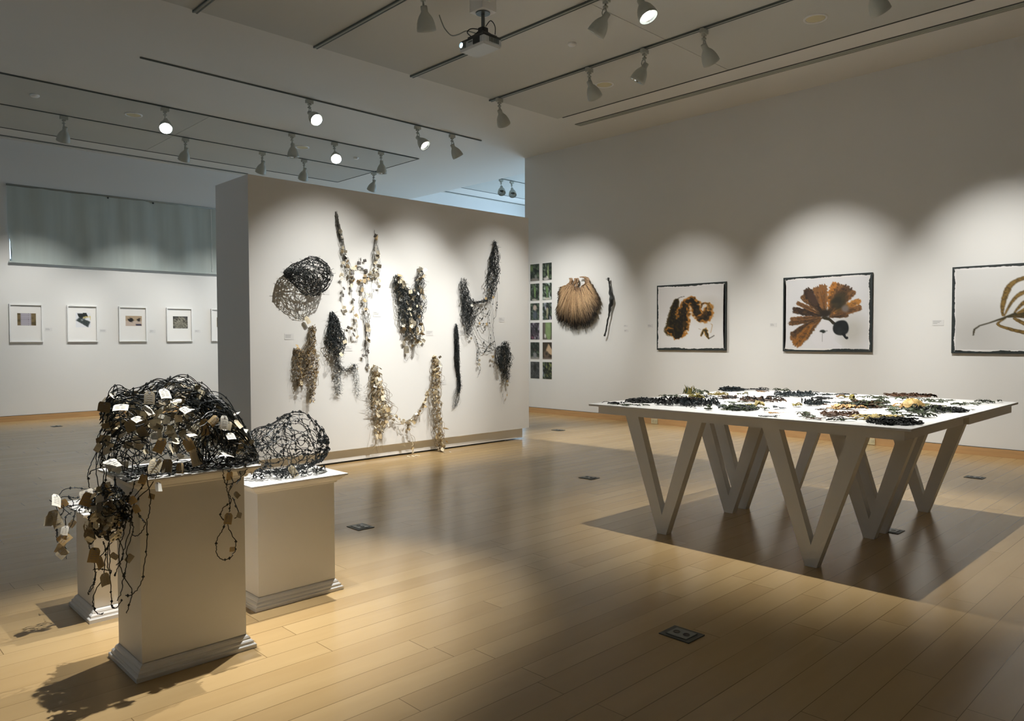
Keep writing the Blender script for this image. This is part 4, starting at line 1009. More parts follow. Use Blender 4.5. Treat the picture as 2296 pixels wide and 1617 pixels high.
# large black U net
rg = random.Random(17)
t = hanging('large black knotted net with two tall horns at the right of the partition', (1290, 620))
S = [mk_spine(s_) for s_ in ([(1187,482,12),(1188,520,24),(1195,570,32),(1206,620,46),(1214,670,56),(1208,720,48),(1212,770,30),(1220,815,12)],
   [(1371,262,3),(1372,290,8),(1370,320,16),(1367,370,38),(1366,420,48),(1362,470,54),(1352,520,54),(1345,560,46),(1338,600,26)],
   [(1215,600,40),(1240,625,34),(1275,620,24),(1310,612,18),(1340,585,28)], [(1225,650,60),(1240,700,30),(1235,760,16)])]
a = MB()
for sp, n, tw in zip(S, (60, 62, 20, 14), (420, 460, 90, 60)): cords(a, sp, n, .0024, rg, depth=.11, wob=.6, lmin=.15, lmax=.6, knot=.10, kr=.007); twigs(a, sp, tw, .0015, rg, .03, .1, .2)
net = [[(1340,600),(1320,640),(1290,680),(1262,700),(1240,740)], [(1350,600),(1345,660),(1342,720),(1348,780),(1350,860),(1352,890)], [(1365,560),(1362,650),(1366,720),(1366,800),(1374,850),(1380,890)], [(1385,540),(1390,620),(1380,700),(1365,720)],
  [(1240,700),(1262,760),(1290,820),(1325,850),(1380,890)], [(1235,760),(1255,810),(1275,860),(1320,880),(1370,900)], [(1262,700),(1285,740),(1310,790),(1340,720)], [(1275,860),(1280,900),(1278,960),(1290,1010),(1278,1045)], [(1262,820),(1276,880),(1272,960)],
  [(1250,740),(1300,745),(1345,740)], [(1300,680),(1330,690),(1345,660)], [(1285,640),(1272,690),(1300,720),(1310,690),(1300,650)], [(1310,850),(1330,890),(1300,920),(1282,890)], [(1372,850),(1330,880)], [(1300,900),(1330,910),(1365,900)]]
for d_ in net: strand(a, d_, .0021, rg, knots=.3, kr=.008)
a.build('net', M['blackmat'], t)
for a_, b_, m_ in ((1210,641,2),(1295,600,1),(1345,597,1),(1286,745,1),(1325,748,1),(1231,832,3),(1276,985,3),(1283,960,3),(1358,940,1)):
    p = c3(a_, b_); put_tag(t, (p.x, YP-.11 if b_ < 700 else YP-.03, p.z+.018), 4, TAGM[m_], 1.0, (0, -1, .1), .2, rg)
# small black net cluster low right
rg = random.Random(18)
t = hanging('small dense black net cluster low on the right of the partition, dropping round discs', (1420, 950))
S = [mk_spine(s_) for s_ in ([(1384,885,10),(1388,930,34),(1398,980,34),(1400,1020,14)], [(1428,848,12),(1432,890,38),(1436,940,52),(1436,980,46),(1432,1020,26),(1424,1070,12)], [(1384,885,10),(1410,880,22),(1435,890,20)], [(1448,1010,10),(1448,1050,8),(1446,1090,5)])]
a = MB()
for sp, n, tw in zip(S, (26, 50, 14, 10), (160, 360, 70, 40)): cords(a, sp, n, .0024, rg, depth=.10, wob=.6, lmin=.2, lmax=.7, knot=.10, kr=.007); twigs(a, sp, tw, .0015, rg, .03, .1, .3)
for d_ in ([(1418,1040),(1415,1120),(1422,1170),(1430,1215)], [(1428,1050),(1430,1120),(1424,1175)], [(1446,1080),(1446,1165)], [(1455,960),(1468,990),(1455,1010)]): strand(a, d_, .0013, rg, knots=.06, kr=.005)
a.build('net', M['blackmat'], t)
for a_, b_, m_ in ((1355,938,3),(1356,968,3),(1446,1083,1),(1445,1105,3),(1444,1163,1)):
    p = c3(a_, b_); put_tag(t, (p.x, YP-.03, p.z+.018), 4, TAGM[m_], .95, (0, -1, .1), .2, rg)

# ---------------------------------------------------------------- wire forms
def blob_net(a, surf, n, steps, r, rg, knot=.12, kr=.006, step=.07, fu=.6, fv=2.6, shr=(.90, 1.03), hole=None):
    """random cords running over a surface surf(u in 0..1, v in 0..2pi)"""
    for _ in range(n):
        u, v = rg.random(), rg.uniform(0, 2*math.pi); h = rg.uniform(0, 2*math.pi); pts = []; sh = rg.uniform(*shr)
        for i in range(steps):
            h += rg.gauss(0, .42); u += math.cos(h)*step*fu; v += math.sin(h)*step*fv
            if u < .02: u = .02; h = math.pi-h
            if u > .98: u = .98; h = math.pi-h
            if hole and hole(u, v) and rg.random() < .8:
                if len(pts) > 3: a.tube(smooth_path(pts, 2), r*rg.uniform(.8, 1.2), 5)
                pts = []; continue
            pts.append(surf(u, v, sh))
            if rg.random() < knot: a.knot(pts[-1], kr*rg.uniform(.7, 1.5))
        if len(pts) > 2: a.tube(smooth_path(pts, 2), r*rg.uniform(.8, 1.2), 5)
def profile(tab, x):
    if x <= tab[0][0]: return tab[0][1]
    for (x0, y0), (x1, y1) in zip(tab, tab[1:]):
        if x <= x1: return y0+(y1-y0)*(x-x0)/(x1-x0)
    return tab[-1][1]

# round black wire form on the partition
rg = random.Random(21)
cb_ = c3(250, 465)
t = thing('wire_sculpture', 'black wire ball mounted on the partition above a single hanging tag', 'sculpture', (cb_.x, YP, cb_.z), 'black knotted wire forms')
topz = [(-1, .35), (-.7, .60), (-.35, .72), (0, 1.0), (.35, 1.02), (.75, .85), (1, .4)]; botz = [(-1, .2), (-.6, .6), (-.2, 1.0), (.3, 1.08), (.8, .8), (1, .4)]
def surf_wall(u, v, sh):
    x = -math.cos(u*math.pi); rr = max(0, math.sin(u*math.pi))**.36
    ct, st = math.cos(v), math.sin(v)
    zt = profile(topz, x)*.19 if st > 0 else .215*profile(botz, x)
    return (cb_.x+x*.25, YP-.15+.135*ct*rr*sh, cb_.z+zt*st*(rr if sh < 1.2 else 1)*sh)
a = MB(); blob_net(a, surf_wall, 80, 26, .0024, rg, .18, .0068, .05, .5, 2.6, (.94, 1.05)); blob_net(a, surf_wall, 46, 22, .0024, rg, .22, .0075, .06, .7, 3, (.35, .85))
for _ in range(26):
    p = Vector(surf_wall(rg.random(), rg.uniform(0, 6.28), 1)); d = (p-Vector((cb_.x, YP-.15, cb_.z))).normalized(); a.tube([p, p+d*.02+Vector((rg.gauss(0, .01), 0, rg.gauss(0, .01))), p+d*.035], [.002, .0018, .001], 4)
a.build('wire_net', M['black'], t)
a = MB(); p0, p1_ = c3(262, 570), c3(262, 705); a.tube([(p0.x, YP-.15, p0.z), (p0.x, YP-.08, (p0.z+p1_.z)/2), (p1_.x, YP-.05, p1_.z)], .0012, 4); a.build('string', M['tancord'], t)
put_tag(t, (p1_.x, YP-.05, p1_.z), 3, 'tag_a', .95, (0, -1, 0), .03, random.Random(5))

# round black wire form on the middle pedestal
rg = random.Random(22)
t = thing('wire_sculpture', 'low rounded black wire net form on the middle pedestal with one upright tag', 'sculpture', (1.97, 3.83, .652), 'black knotted wire forms')
prof2 = [(1.725, .80), (1.76, .87), (1.81, .915), (1.88, .935), (1.94, .965), (2.0, 1.0), (2.05, 1.005), (2.10, .985), (2.15, .94), (2.19, .88), (2.215, .80)]
def surf_b(u, v, sh):
    x = 1.97-math.cos(u*math.pi)*.245; e = math.sin(u*math.pi)**.55; ct, st = math.cos(v), math.sin(v)
    zm = .80; zt = profile(prof2, x)-zm if st > 0 else .135*e
    return (x, 3.83+.15*ct*e*sh, max(.657, zm+zt*st*(sh if st > 0 else 1)))
a = MB(); blob_net(a, surf_b, 82, 30, .0019, rg, .20, .0066, .045, .5, 2.4)
for _ in range(42):     # matted foot
    x = rg.uniform(1.80, 2.14); y = rg.uniform(3.68, 3.92); pts = []; h = rg.uniform(0, 6.28)
    for i in range(9):
        h += rg.gauss(0, .7); x += .016*math.cos(h); y += .013*math.sin(h); x = max(1.79, min(2.16, x)); y = max(3.675, min(3.94, y)); pts.append((x, y, .656+.03*rg.random()))
    a.tube(pts, .0021, 4); a.knot(pts[4], .007)
a.build('wire_net', M['black'], t)
a = MB(); a.tube([(1.935, 3.70, .70), (1.94, 3.705, .73), (1.95, 3.74, .76)], .001, 4); a.build('string', M['tancord'], t)
o = put_tag(t, (1.930, 3.70, .716), 3, 'tag_a', .74, (-.3, -1, .35), 0.02, random.Random(9))

# tangled net with tags on the tall pedestal, spilling over the low one
rg = random.Random(23)
t = thing('tangled_net_sculpture', 'large tangle of black knotted cord and paper tags spilling off the tallest pedestal', 'sculpture', (1.25, 3.42, .832))
top1 = [(.925, 1.02), (.945, 1.135), (.985, 1.165), (1.03, 1.165), (1.07, 1.150), (1.11, 1.165), (1.15, 1.19), (1.20, 1.205), (1.26, 1.19), (1.32, 1.165), (1.38, 1.13), (1.44, 1.07), (1.49, 1.00), (1.53, .93), (1.56, .86)]
ZB = .836
def surf_t(u, v, sh):
    x = .93+.63*u; tz = profile(top1, x); ct, st = math.cos(v), abs(math.sin(v))
    dy = .175*(1 if u > .12 else .6+.4*u/.12)*(1 if u < .85 else 1-.35*(u-.85)/.15)
    yc = 3.385
    return (x, yc+dy*ct*sh*(1.0-.15*st), max(ZB, ZB+.012+(tz-ZB)*(st**.7)*min(sh, 1.03)))
hole_t = lambda u, v: .20 < u < .50 and math.cos(v) < .2 and abs(math.sin(v)) < .80
a = MB(); blob_net(a, surf_t, 112, 28, .0021, rg, .13, .0056, .05, .75, 1.5, (.84, 1.10), hole_t); blob_net(a, surf_t, 34, 22, .0020, rg, .13, .0056, .06, .8, 1.6, (.6, .9), hole_t)
for _ in range(46):     # loose loops standing off the crest
    u, v = rg.random(), -rg.uniform(.8, 2.3); P_ = []
    L_ = rg.uniform(.02, .05); h_ = rg.uniform(0, 6.28)
    for i_ in range(7):
        p = Vector(surf_t(max(0, min(1, u+.05*i_*math.cos(h_))), v+.05*i_*math.sin(h_), 1.0)); P_.append(p+Vector((0, -.3, 1))*L_*math.sin(math.pi*i_/6))
    a.tube(smooth_path(P_, 2), .0019, 5); a.knot(P_[3], .006)
def surf_r(u, v, sh):   # denser right lobe
    return surf_t(.52+.46*u, v, sh*.94)
blob_net(a, surf_r, 42, 22, .0021, rg, .14, .0056, .07, .9, 1.3)
def surf_c(u, v, sh): return surf_t(u, .9+(v % (2*math.pi))*.22, sh)   # crest
blob_net(a, surf_c, 18, 20, .0022, rg, .12, .0056, .06, .8, 3, (.95, 1.06))
for _ in range(60):     # loose matting on the pedestal top
    x = rg.uniform(1.0, 1.53); y = rg.uniform(3.21, 3.5); pts = []; h = rg.uniform(0, 6.28)
    for i in range(10):
        h += rg.gauss(0, .6); x += .020*math.cos(h); y += .014*math.sin(h); x = max(.98, min(1.53, x)); y = max(3.20, min(3.56, y)); pts.append((x, y, ZB+.002+.012*rg.random()))
    a.tube(pts, .0019, 4)
    if rg.random() < .7: a.knot(pts[4], .006)
def c8(a_, b_, Y): return hit(100+a_/3.479, 840+b_/3.479, 1, Y)
def trail(pts, Y, r=.0020, dy=.012, kn=.12, kr=.0056):
    P = smooth_path([c8(x, y, Y) for x, y in pts], 6); y0 = rg.uniform(-dy, dy); Q = []
    for p in P:
        y0 += rg.gauss(0, .003); Q.append((p.x+rg.gauss(0, .0012), p.y+y0, max(.004, p.z)))
        if rg.random() < kn: a.knot(Q[-1], kr*rg.uniform(.7, 1.3))
    a.tube(Q, r, 5); return Q
YF1 = 3.165
for pts in ([(1400,740),(1412,800),(1430,860),(1500,850),(1575,790),(1600,750),(1580,710)], [(1450,740),(1430,830),(1425,900),(1440,950),(1448,1010)], [(1460,850),(1440,920),(1455,960),(1450,1010),(1450,1075)], [(1448,1005),(1400,1030),(1372,1085),(1380,1120),(1410,1140)],
    [(1465,960),(1490,1025),(1503,1085),(1475,1120)], [(1412,1120),(1400,1190),(1362,1270),(1352,1350),(1362,1415),(1395,1447),(1445,1435),(1490,1385),(1503,1330),(1485,1260),(1455,1180),(1440,1130)], [(1520,750),(1530,800),(1490,850)], [(1430,750),(1470,840),(1440,900)]):
    trail(pts, YF1, dy=.004)
YL = 3.19
for pts in ([(795,700),(802,840),(820,960),(818,1050),(798,1130),(806,1250),(792,1410),(770,1580),(740,1680),(690,1740),(660,1745)], [(890,760),(850,860),(760,950),(700,1020),(690,1090)], [(720,1040),(740,1100),(770,1140),(780,1165),(740,1240),(700,1255),(670,1240)], [(700,820),(690,900),(640,980),(620,1060),(600,1130)],
    [(810,800),(780,880),(720,960),(660,1020),(620,1100)], [(560,820),(540,900),(560,1000),(620,1040)], [(540,790),(560,960),(600,1000)], [(600,820),(640,830),(700,800)], [(610,1000),(640,1120),(620,1230),(600,1300),(590,1400),(600,1500),(640,1600),(690,1690),(670,1790),(650,1870)],
    [(680,1130),(670,1240),(640,1330),(620,1420),(580,1500)], [(650,1120),(680,1200),(640,1340),(630,1480),(615,1560),(600,1660),(560,1760)]):
    trail(pts, YL-.01, dy=.02)
YM = 3.40
for pts in ([(470,250),(465,400),(440,520),(420,640),(425,760),(440,900)], [(480,260),(500,420),(520,560),(545,700),(540,850),(520,960)], [(560,380),(570,520),(565,640),(545,800),(560,900)], [(460,500),(400,640),(360,720),(345,800),(360,890)], [(335,775),(350,740),(420,720),(440,760),(430,860)], [(500,620),(480,720),(470,860)],
    [(380,1100),(390,1210),(375,1300),(345,1330),(355,1360),(390,1360)], [(450,1300),(470,1400),(460,1520),(440,1600),(380,1720),(375,1810),(410,1860),(450,1850)], [(380,1530),(430,1520),(510,1530)], [(480,1300),(470,1420),(490,1560),(500,1700),(505,1790),(540,1800),(570,1740)],
    [(400,1500),(395,1600),(350,1690),(345,1720)], [(500,1290),(505,1420),(500,1500),(520,1540)], [(575,1270),(520,1340),(480,1390),(430,1440)], [(380,1420),(390,1510),(400,1560),(390,1640),(350,1700)], [(560,1270),(600,1380),(560,1500),(540,1560)], [(640,1270),(680,1330),(650,1420),(620,1450)]):
    trail(pts, YM+.05, dy=.03)
# lump beside the tall pedestal
for _ in range(85):
    x, y = rg.gauss(500, 75), rg.gauss(1090, 90); h = rg.uniform(0, 6.28); pts = []
    for i in range(8):
        h += rg.gauss(0, .6); x += 34*math.cos(h); y += 34*math.sin(h); e_ = math.hypot((x-505)/165, (y-1075)/215)
        if e_ > 1: h += 2.2; x = 505+(x-505)/e_; y = 1075+(y-1075)/e_
        pts.append((x, y))
    Y_ = rg.uniform(3.24, 3.60) if x < 560 else rg.uniform(3.14, 3.19)
    if Y_ > 3.2 and any(p[0] > 600 for p in pts): Y_ = 3.17
    trail(pts, Y_, dy=.01, kn=.09)
# part spilling over the low pedestal
YS = 4.10
for pts in ([(360,900),(300,890),(230,885),(170,900),(130,940),(105,980),(100,1040),(130,1110),(125,1190)], [(420,960),(330,930),(240,960),(180,950),(130,960),(90,1010),(35,975)], [(330,1100),(290,1100),(265,1060),(280,1030),(340,1020)], [(260,1030),(230,1060),(215,1110),(190,1180),(150,1230)], [(130,1010),(140,1060),(110,1120),(100,1200),(110,1290),(140,1330)],
    [(150,1230),(150,1300),(165,1370),(170,1440)], [(220,1080),(175,1120),(180,1200),(160,1260)], [(200,960),(240,1000),(230,1040),(180,1040)], [(110,1010),(160,1060),(200,1090)], [(100,1180),(90,1250),(100,1310)], [(240,990),(300,960),(370,990)]):
    trail(pts, YS, dy=.03)
for _ in range(16):
    x = rg.uniform(1.03, 1.20); y = rg.uniform(4.06, 4.3); pts = []; h = rg.uniform(0, 6.28)
    for i in range(7):
        h += rg.gauss(0, .6); x += .022*math.cos(h); y += .02*math.sin(h); pts.append((max(1.0, min(1.4, x)), max(4.03, min(4.42, y)), .553+.01*rg.random()))
    a.tube(pts, .0019, 4)
a.build('cord_net', M['black'], t)
a = MB(); CW = [lin(q) for q in ((232, 226, 206), (214, 202, 172), (176, 162, 130), (240, 236, 224), (140, 128, 104))]
for _ in range(460):
    if rg.random() < .8:
        u = rg.random(); v = -rg.uniform(.1, 2.9); c0 = Vector(surf_t(u, v, rg.uniform(.6, 1.02)))
    elif True: c0 = c8(rg.gauss(500, 70), rg.gauss(1090, 90), rg.uniform(3.2, 3.5) if rg.random() < .6 else 3.165)
    f = Vector((rg.gauss(0, 1), -1, rg.gauss(0, 1))).normalized(); uu = f.cross(Vector((rg.gauss(0, 1), rg.gauss(0, .3), rg.gauss(0, 1)))).normalized(); vv = f.cross(uu); l, w_ = rg.uniform(.012, .024), rg.uniform(.009, .017)
    if c0.z-l*1.2 < ZB and c0.x > .97: c0.z = ZB+l*1.25
    a.add([tuple(c0+uu*x*l+vv*y*w_) for x, y in ((-1, -1), (.7, -1), (1, -.7), (1, .7), (.7, 1), (-1, 1))], [tuple(range(6))], col=rg.choice(CW))
o = a.build('small_tags', M['organic'], t); o['kind'] = 'stuff'
# tags: the hundred largest as parts
W_ = (5, 1.2, 4, 2.0, 0)
for _ in range(40):
    u = rg.random()**.85; v = -rg.uniform(.25, 2.2) if rg.random() < .75 else rg.uniform(0, 6.28)
    p = Vector(surf_t(u, v, rg.uniform(.9, 1.06))); f = Vector((rg.gauss(0, .5), math.cos(v)*.9-.5, abs(math.sin(v))*.9+rg.gauss(0, .3)))
    put_tag(t, p+Vector((0, -.004, .02)), pick(rg, (3, 3, 2.4, .5, 0)), TAGM[pick(rg, W_)], rg.uniform(.5, .86), f, .6, rg)
for x, y, k, m_, s_, f in ((1165,565,3,0,.95,(0,-1,.2)), (880,655,0,0,1.2,(-.2,-1,.3)), (1390,590,2,2,1.3,(.2,-.5,1)), (1405,320,0,2,1.1,(.3,-1,.4)), (1240,350,3,1,.85,(0,-1,.1)), (925,110,0,2,1.05,(0,-.6,1)), (820,130,0,3,1.0,(-.3,-.8,.5)), (600,230,2,2,1.2,(0,-.5,1)),
    (1070,255,2,2,.9,(0,-.7,.8)), (1130,460,2,2,.8,(0,-.3,1)), (500,665,2,2,1.2,(0,-.5,1)), (1540,510,0,1,.7,(.3,-1,0)), (470,215,2,3,1.0,(-.5,-1,.2)), (1440,455,2,2,.9,(0,-.6,1)), (740,410,1,3,.9,(0,-1,0)), (700,330,2,2,.9,(0,-.5,1)), (780,240,0,2,.9,(.4,-.8,.8)), (1520,720,2,2,.9,(0,-.8,.5)), (1580,700,0,2,.9,(.3,-1,.4)),
    (1350,330,0,1,.9,(.2,-1,.2)), (1100,500,0,1,1.0,(0,-1,.1)), (960,660,1,3,1.0,(0,-1,.2)), (1060,690,0,1,.8,(0,-1,.3)), (930,500,0,1,1.1,(0,-1,0)), (650,360,0,3,.9,(0,-1,0))):
    p = c8(x, y, 3.22); put_tag(t, p, k, TAGM[m_], s_, f, .12, rg)
for x, y, k, m_, s_, Y_ in ((440,870,0,1,1.0,3.35), (375,930,2,1,1.4,3.45), (660,960,2,1,.8,3.17), (700,1020,0,1,.6,3.17), (460,1110,0,3,1.0,3.4), (590,1100,0,1,.8,3.3), (540,1060,1,1,.9,3.3), (410,1080,0,1,.9,3.4), (345,1150,0,3,1.2,3.5), (330,1220,0,3,1.0,3.5), (400,1350,0,1,1.1,3.45), (420,1420,0,1,.9,3.45), (450,1190,2,3,.9,3.45),
    (560,1400,2,3,.7,3.2), (640,1420,2,3,.7,3.17), (460,1550,1,3,.9,3.2), (1440,1080,0,1,.85,3.155), (1480,920,1,3,.55,3.155), (1525,1075,2,3,.6,3.15), (1465,1345,2,1,.5,3.16), (880,840,1,2,.7,3.165), (840,930,2,1,.55,3.17), (780,780,0,1,.7,3.17), (1445,760,0,1,.7,3.16)):
    p = c8(x, y, Y_); put_tag(t, p, k, TAGM[m_], s_, (rg.gauss(0, .2), -1, .1), .25, rg)
for x, y, k, m_, s_ in ((95,935,0,2,1.2), (125,985,2,1,1.0), (320,900,2,2,1.4), (60,1060,0,3,1.2), (85,1100,0,3,1.1), (165,1180,0,2,.8), (200,1150,0,3,.9), (125,1250,2,1,1.2), (145,1310,0,3,1.0), (110,1370,2,3,1.1), (350,1055,2,2,1.0), (40,1100,1,3,.9)):
    p = c8(x, y, YS-.02); put_tag(t, p, k, TAGM[m_], s_, (rg.gauss(0, .3), -1, .2), .25, rg)

# ---------------------------------------------------------------- fan of brown fibre and twisted stalk on the right wall
def c7(a_, b_, X=None): return hit(1180+a_/5.392, 560+b_/5.392, 0, XW-.05 if X is None else X)
rg = random.Random(31)
pc = c7(640, 640)
t = thing('fibre_fan', 'large fan shaped mass of combed brown fibre mounted on the right wall', 'sculpture', (XW, pc.y, pc.z))
a = MB()
TAN, MID, DRK, LT = lin((192, 160, 124)), lin((112, 84, 60)), lin((26, 22, 18)), lin((212, 180, 138))
def mixc(p, q, f): return tuple(p[i]*(1-f)+q[i]*f for i in range(3))
outer = [(410,462),(398,530),(395,600),(392,670),(372,740),(385,800),(410,860),(460,890),(520,905),(570,940),(620,925),(690,925),(750,905),(800,870),(840,820),(860,770),(850,720),(885,700),(905,610),(870,520),(820,430),(790,400)]
inner = [(500,425),(505,430),(515,432),(525,436),(535,440),(545,442),(560,446),(575,448),(590,450),(605,452),(620,454),(640,456),(660,456),(680,452),(695,448),(710,444),(722,438),(732,430),(742,422),(750,415),(756,408),(762,402)]
def at_(tab, f):
    k = f*(len(tab)-1); i = min(int(k), len(tab)-2); f_ = k-i; return (tab[i][0]*(1-f_)+tab[i+1][0]*f_, tab[i][1]*(1-f_)+tab[i+1][1]*f_)
# backing sheet with relief
NU, NV = 60, 14; vs = []; cs = []
for i in range(NU+1):
    f = i/NU; x1, y1 = at_(outer, f); x0, y0 = at_(inner, f)
    for j in range(NV+1):
        g = j/NV*(.95+.03*math.sin(i*2.1)); x = x0+(x1-x0)*g; y = y0+(y1-y0)*g; p = c7(x, y)
        bulge = .05+.05*math.sin(math.pi*f)*math.sin(math.pi*min(1, g*.9+.1)); vs.append((XW-.02-bulge-.006*math.sin(i*1.7+3*g), p.y, p.z)); cs.append(mixc(MID, DRK, max(0, g*1.5-.7)))
a.add(vs, [(i*(NV+1)+j, (i+1)*(NV+1)+j, (i+1)*(NV+1)+j+1, i*(NV+1)+j+1) for i in range(NU) for j in range(NV)], cols=cs); a.build('backing', M['organic'], t, smooth=True)
a = MB()
for _ in range(1100):
    f = rg.random(); g0 = rg.uniform(-.02, .75); g1 = min(rg.uniform(1.0, 1.10), g0+rg.uniform(.3, .7)) if rg.random() < .55 else rg.uniform(.93, 1.10)
    if g1 < g0+.1: continue
    wv = rg.uniform(0, 6.28); pts = []; cc = []; tone = rg.random(); df = rg.gauss(0, .018)
    for k in range(8):
        g = g0+(g1-g0)*k/7; ff = max(0, min(1, f+df*g)); x1, y1 = at_(outer, ff); x0, y0 = at_(inner, ff)
        x = x0+(x1-x0)*g+2.2*math.sin(wv+k*.9); y = y0+(y1-y0)*g; p = c7(x, y)
        bulge = .050+.05*math.sin(math.pi*ff)*math.sin(math.pi*max(0, min(1, g*.9+.1)))+.022*tone
        pts.append((XW-.02-bulge-.006*math.sin(ff*100+3*g), p.y, p.z))
        base = mixc(mixc(mixc(MID, DRK, .35), TAN, min(1, tone*1.4)), LT, max(0, tone-.7)*2.6); edge_dark = (1 if .28 < ff < .72 else .75)
        cc.append(mixc(base, DRK, max(0, min(1, (g-.62+.25*rg.random())*2.4*edge_dark))))
    a.tube(pts, [.0042, .0042, .004, .004, .0035, .003, .0025, .0015], 4, cols=cc)
a.build('fibres', M['organic'], t)
def neck(pts, ws, nm):
    a = MB(); P = smooth_path([c7(x, y) for x, y in pts], 4); n = len(P)
    for s_ in range(26):
        o1, o2 = rg.uniform(-1, 1), rg.uniform(0, 1); Q = []; cc = []
        for i, p in enumerate(P):
            k = i/(n-1)*(len(ws)-1); j = min(int(k), len(ws)-2); w = (ws[j]*(1-k+j)+ws[j+1]*(k-j))*.0018
            Q.append((XW-.05-.03*o2, p.y+o1*w+rg.gauss(0, .002), p.z+rg.gauss(0, .002))); cc.append(mixc(TAN, MID, rg.random()))
        a.tube(Q, .0075, 5, cols=cc)
    a.build(nm, M['organic'], t, smooth=True)
neck([(540,345),(548,370),(540,400),(520,425),(545,450)], [16, 14, 16, 34, 50], 'stalk_stub'); neck([(615,345),(620,380),(600,415),(590,450)], [22, 26, 24, 50], 'stalk_stub')
neck([(672,330),(700,332),(735,345),(748,375),(745,410),(725,445)], [14, 22, 22, 24, 26, 60], 'stalk_stub')
rg = random.Random(32)
pc = c7(1020, 700)
t = thing('twisted_stalk', 'long dark twisted dried stalk hanging vertically beside the fibre fan', 'sculpture', (XW, pc.y, pc.z))
a = MB(); path = [(1000,340),(1004,375),(1012,420),(1018,470),(1026,530),(1038,590),(1032,650),(1018,700),(1012,760),(1006,800),(992,850),(984,900),(976,950),(966,1000),(950,1045)]
ws = [12, 8, 9, 12, 20, 24, 24, 17, 12, 10, 9, 9, 9, 9, 11]
P = smooth_path([c7(x, y) for x, y in path], 4); n = len(P)
for s_ in range(3):
    Q = []; R_ = []; cc = []
    for i, p in enumerate(P):
        k = i/(n-1)*(len(ws)-1); j = min(int(k), len(ws)-2); w = (ws[j]*(1-k+j)+ws[j+1]*(k-j))*.00155; q = i*.33+s_*2.09
        Q.append((XW-.065-w*.5*math.sin(q), p.y+w*.55*math.cos(q), p.z)); R_.append(max(.0055, w*.52*(1+.2*math.sin(i*1.3)))); cc.append(mixc(lin((30, 33, 33)), lin((56, 58, 56)), .5+.5*math.sin(i*.7+s_)))
    a.tube(Q, R_, 8, cols=cc)
a.build('stalk', M['organic'], t, smooth=True)
a = MB(); p = c7(1000, 345)
for _ in range(26):
    q = rg.uniform(0, 6.28); l = rg.uniform(.02, .04); a.tube([(XW-.065, p.y, p.z+rg.uniform(-.06, .01)), (XW-.065-rg.random()*l, p.y+l*math.cos(q), p.z+l*math.sin(q)*.6-.02*rg.random())], [.002, .001], 3)
a.build('root_hairs', M['blackmat'], t)

# ---------------------------------------------------------------- dried seaweed on the table
RH = Vector((math.cos(YAW), -math.sin(YAW), 0)); FH = Vector((math.sin(YAW), math.cos(YAW), 0))
SW = {'k': (16, 19, 18), 'g': (60, 72, 40), 'o': (128, 116, 44), 'b': (84, 58, 34), 'r': (104, 70, 44), 't': (186, 146, 90), 'y': (172, 152, 92), 's': (28, 42, 46), 'q': (82, 90, 68)}
def tab(px, py): return hit(px, py, 2, TZ+.012)
def inside(p): return TX0+.03 < p.x < TX1-.03 and TY0+.03 < p.y < TY1-.03
def clampt(p):
    p.x = max(TX0+.02, min(TX1-.02, p.x)); p.y = max(TY0+.02, min(TY1-.02, p.y)); p.z = max(TZ+.002, p.z); return p
def frond(a, c0, d, L, w, col, rg, lift=.0, ruff=.01, n=12):
    """ruffled blade lying on the table"""
    d = d.normalized(); sd = Vector((-d.y, d.x, 0)); vs = []; cs = []; h = rg.uniform(-.4, .4); ph_ = rg.uniform(0, 6)
    p = Vector(c0)
    for i in range(n+1):
        u = i/n; ww = w*(math.sin(math.pi*min(1, .08+u*.95))**.6)*(.8+.3*math.sin(u*9+ph_)); cc = mixc(col, tuple(q*.5 for q in col), rg.random()*.8)
        for s_ in (-1, -.5, 0, .5, 1):
            z = TZ+.003+lift*math.sin(math.pi*u)*(1-.3*s_*s_)+ruff*(abs(s_))*abs(math.sin(i*1.7+s_*2+ph_))+.002
            q_ = clampt(Vector((p.x+sd.x*ww*s_/2, p.y+sd.y*ww*s_/2, z))); vs.append(tuple(q_)); cs.append(cc)
        h += rg.gauss(0, .25); dd = Quaternion((0, 0, 1), h*.4) @ d; p += dd*L/n; sd = Vector((-dd.y, dd.x, 0))
    a.add(vs, [(i*5+j, (i+1)*5+j, (i+1)*5+j+1, i*5+j+1) for i in range(n) for j in range(4)], cols=cs)
def tendril(a, c0, d, L, r, col, rg, lift=.01, n=14, curl=.35):
    p = Vector(c0); d = d.normalized(); pts = []; h = 0; cc = []
    for i in range(n+1):
        pts.append(tuple(clampt(Vector((p.x, p.y, TZ+r+.001+lift*abs(math.sin(i*.7+L*40)))))) ); cc.append(mixc(col, tuple(q*.6 for q in col), rg.random()))
        h += rg.gauss(0, curl); h *= .85; d = (Quaternion((0, 0, 1), h) @ d); p += d*L/n
    a.tube(pts, [r*(1-.6*i/n) for i in range(n+1)], 5, cols=cc)
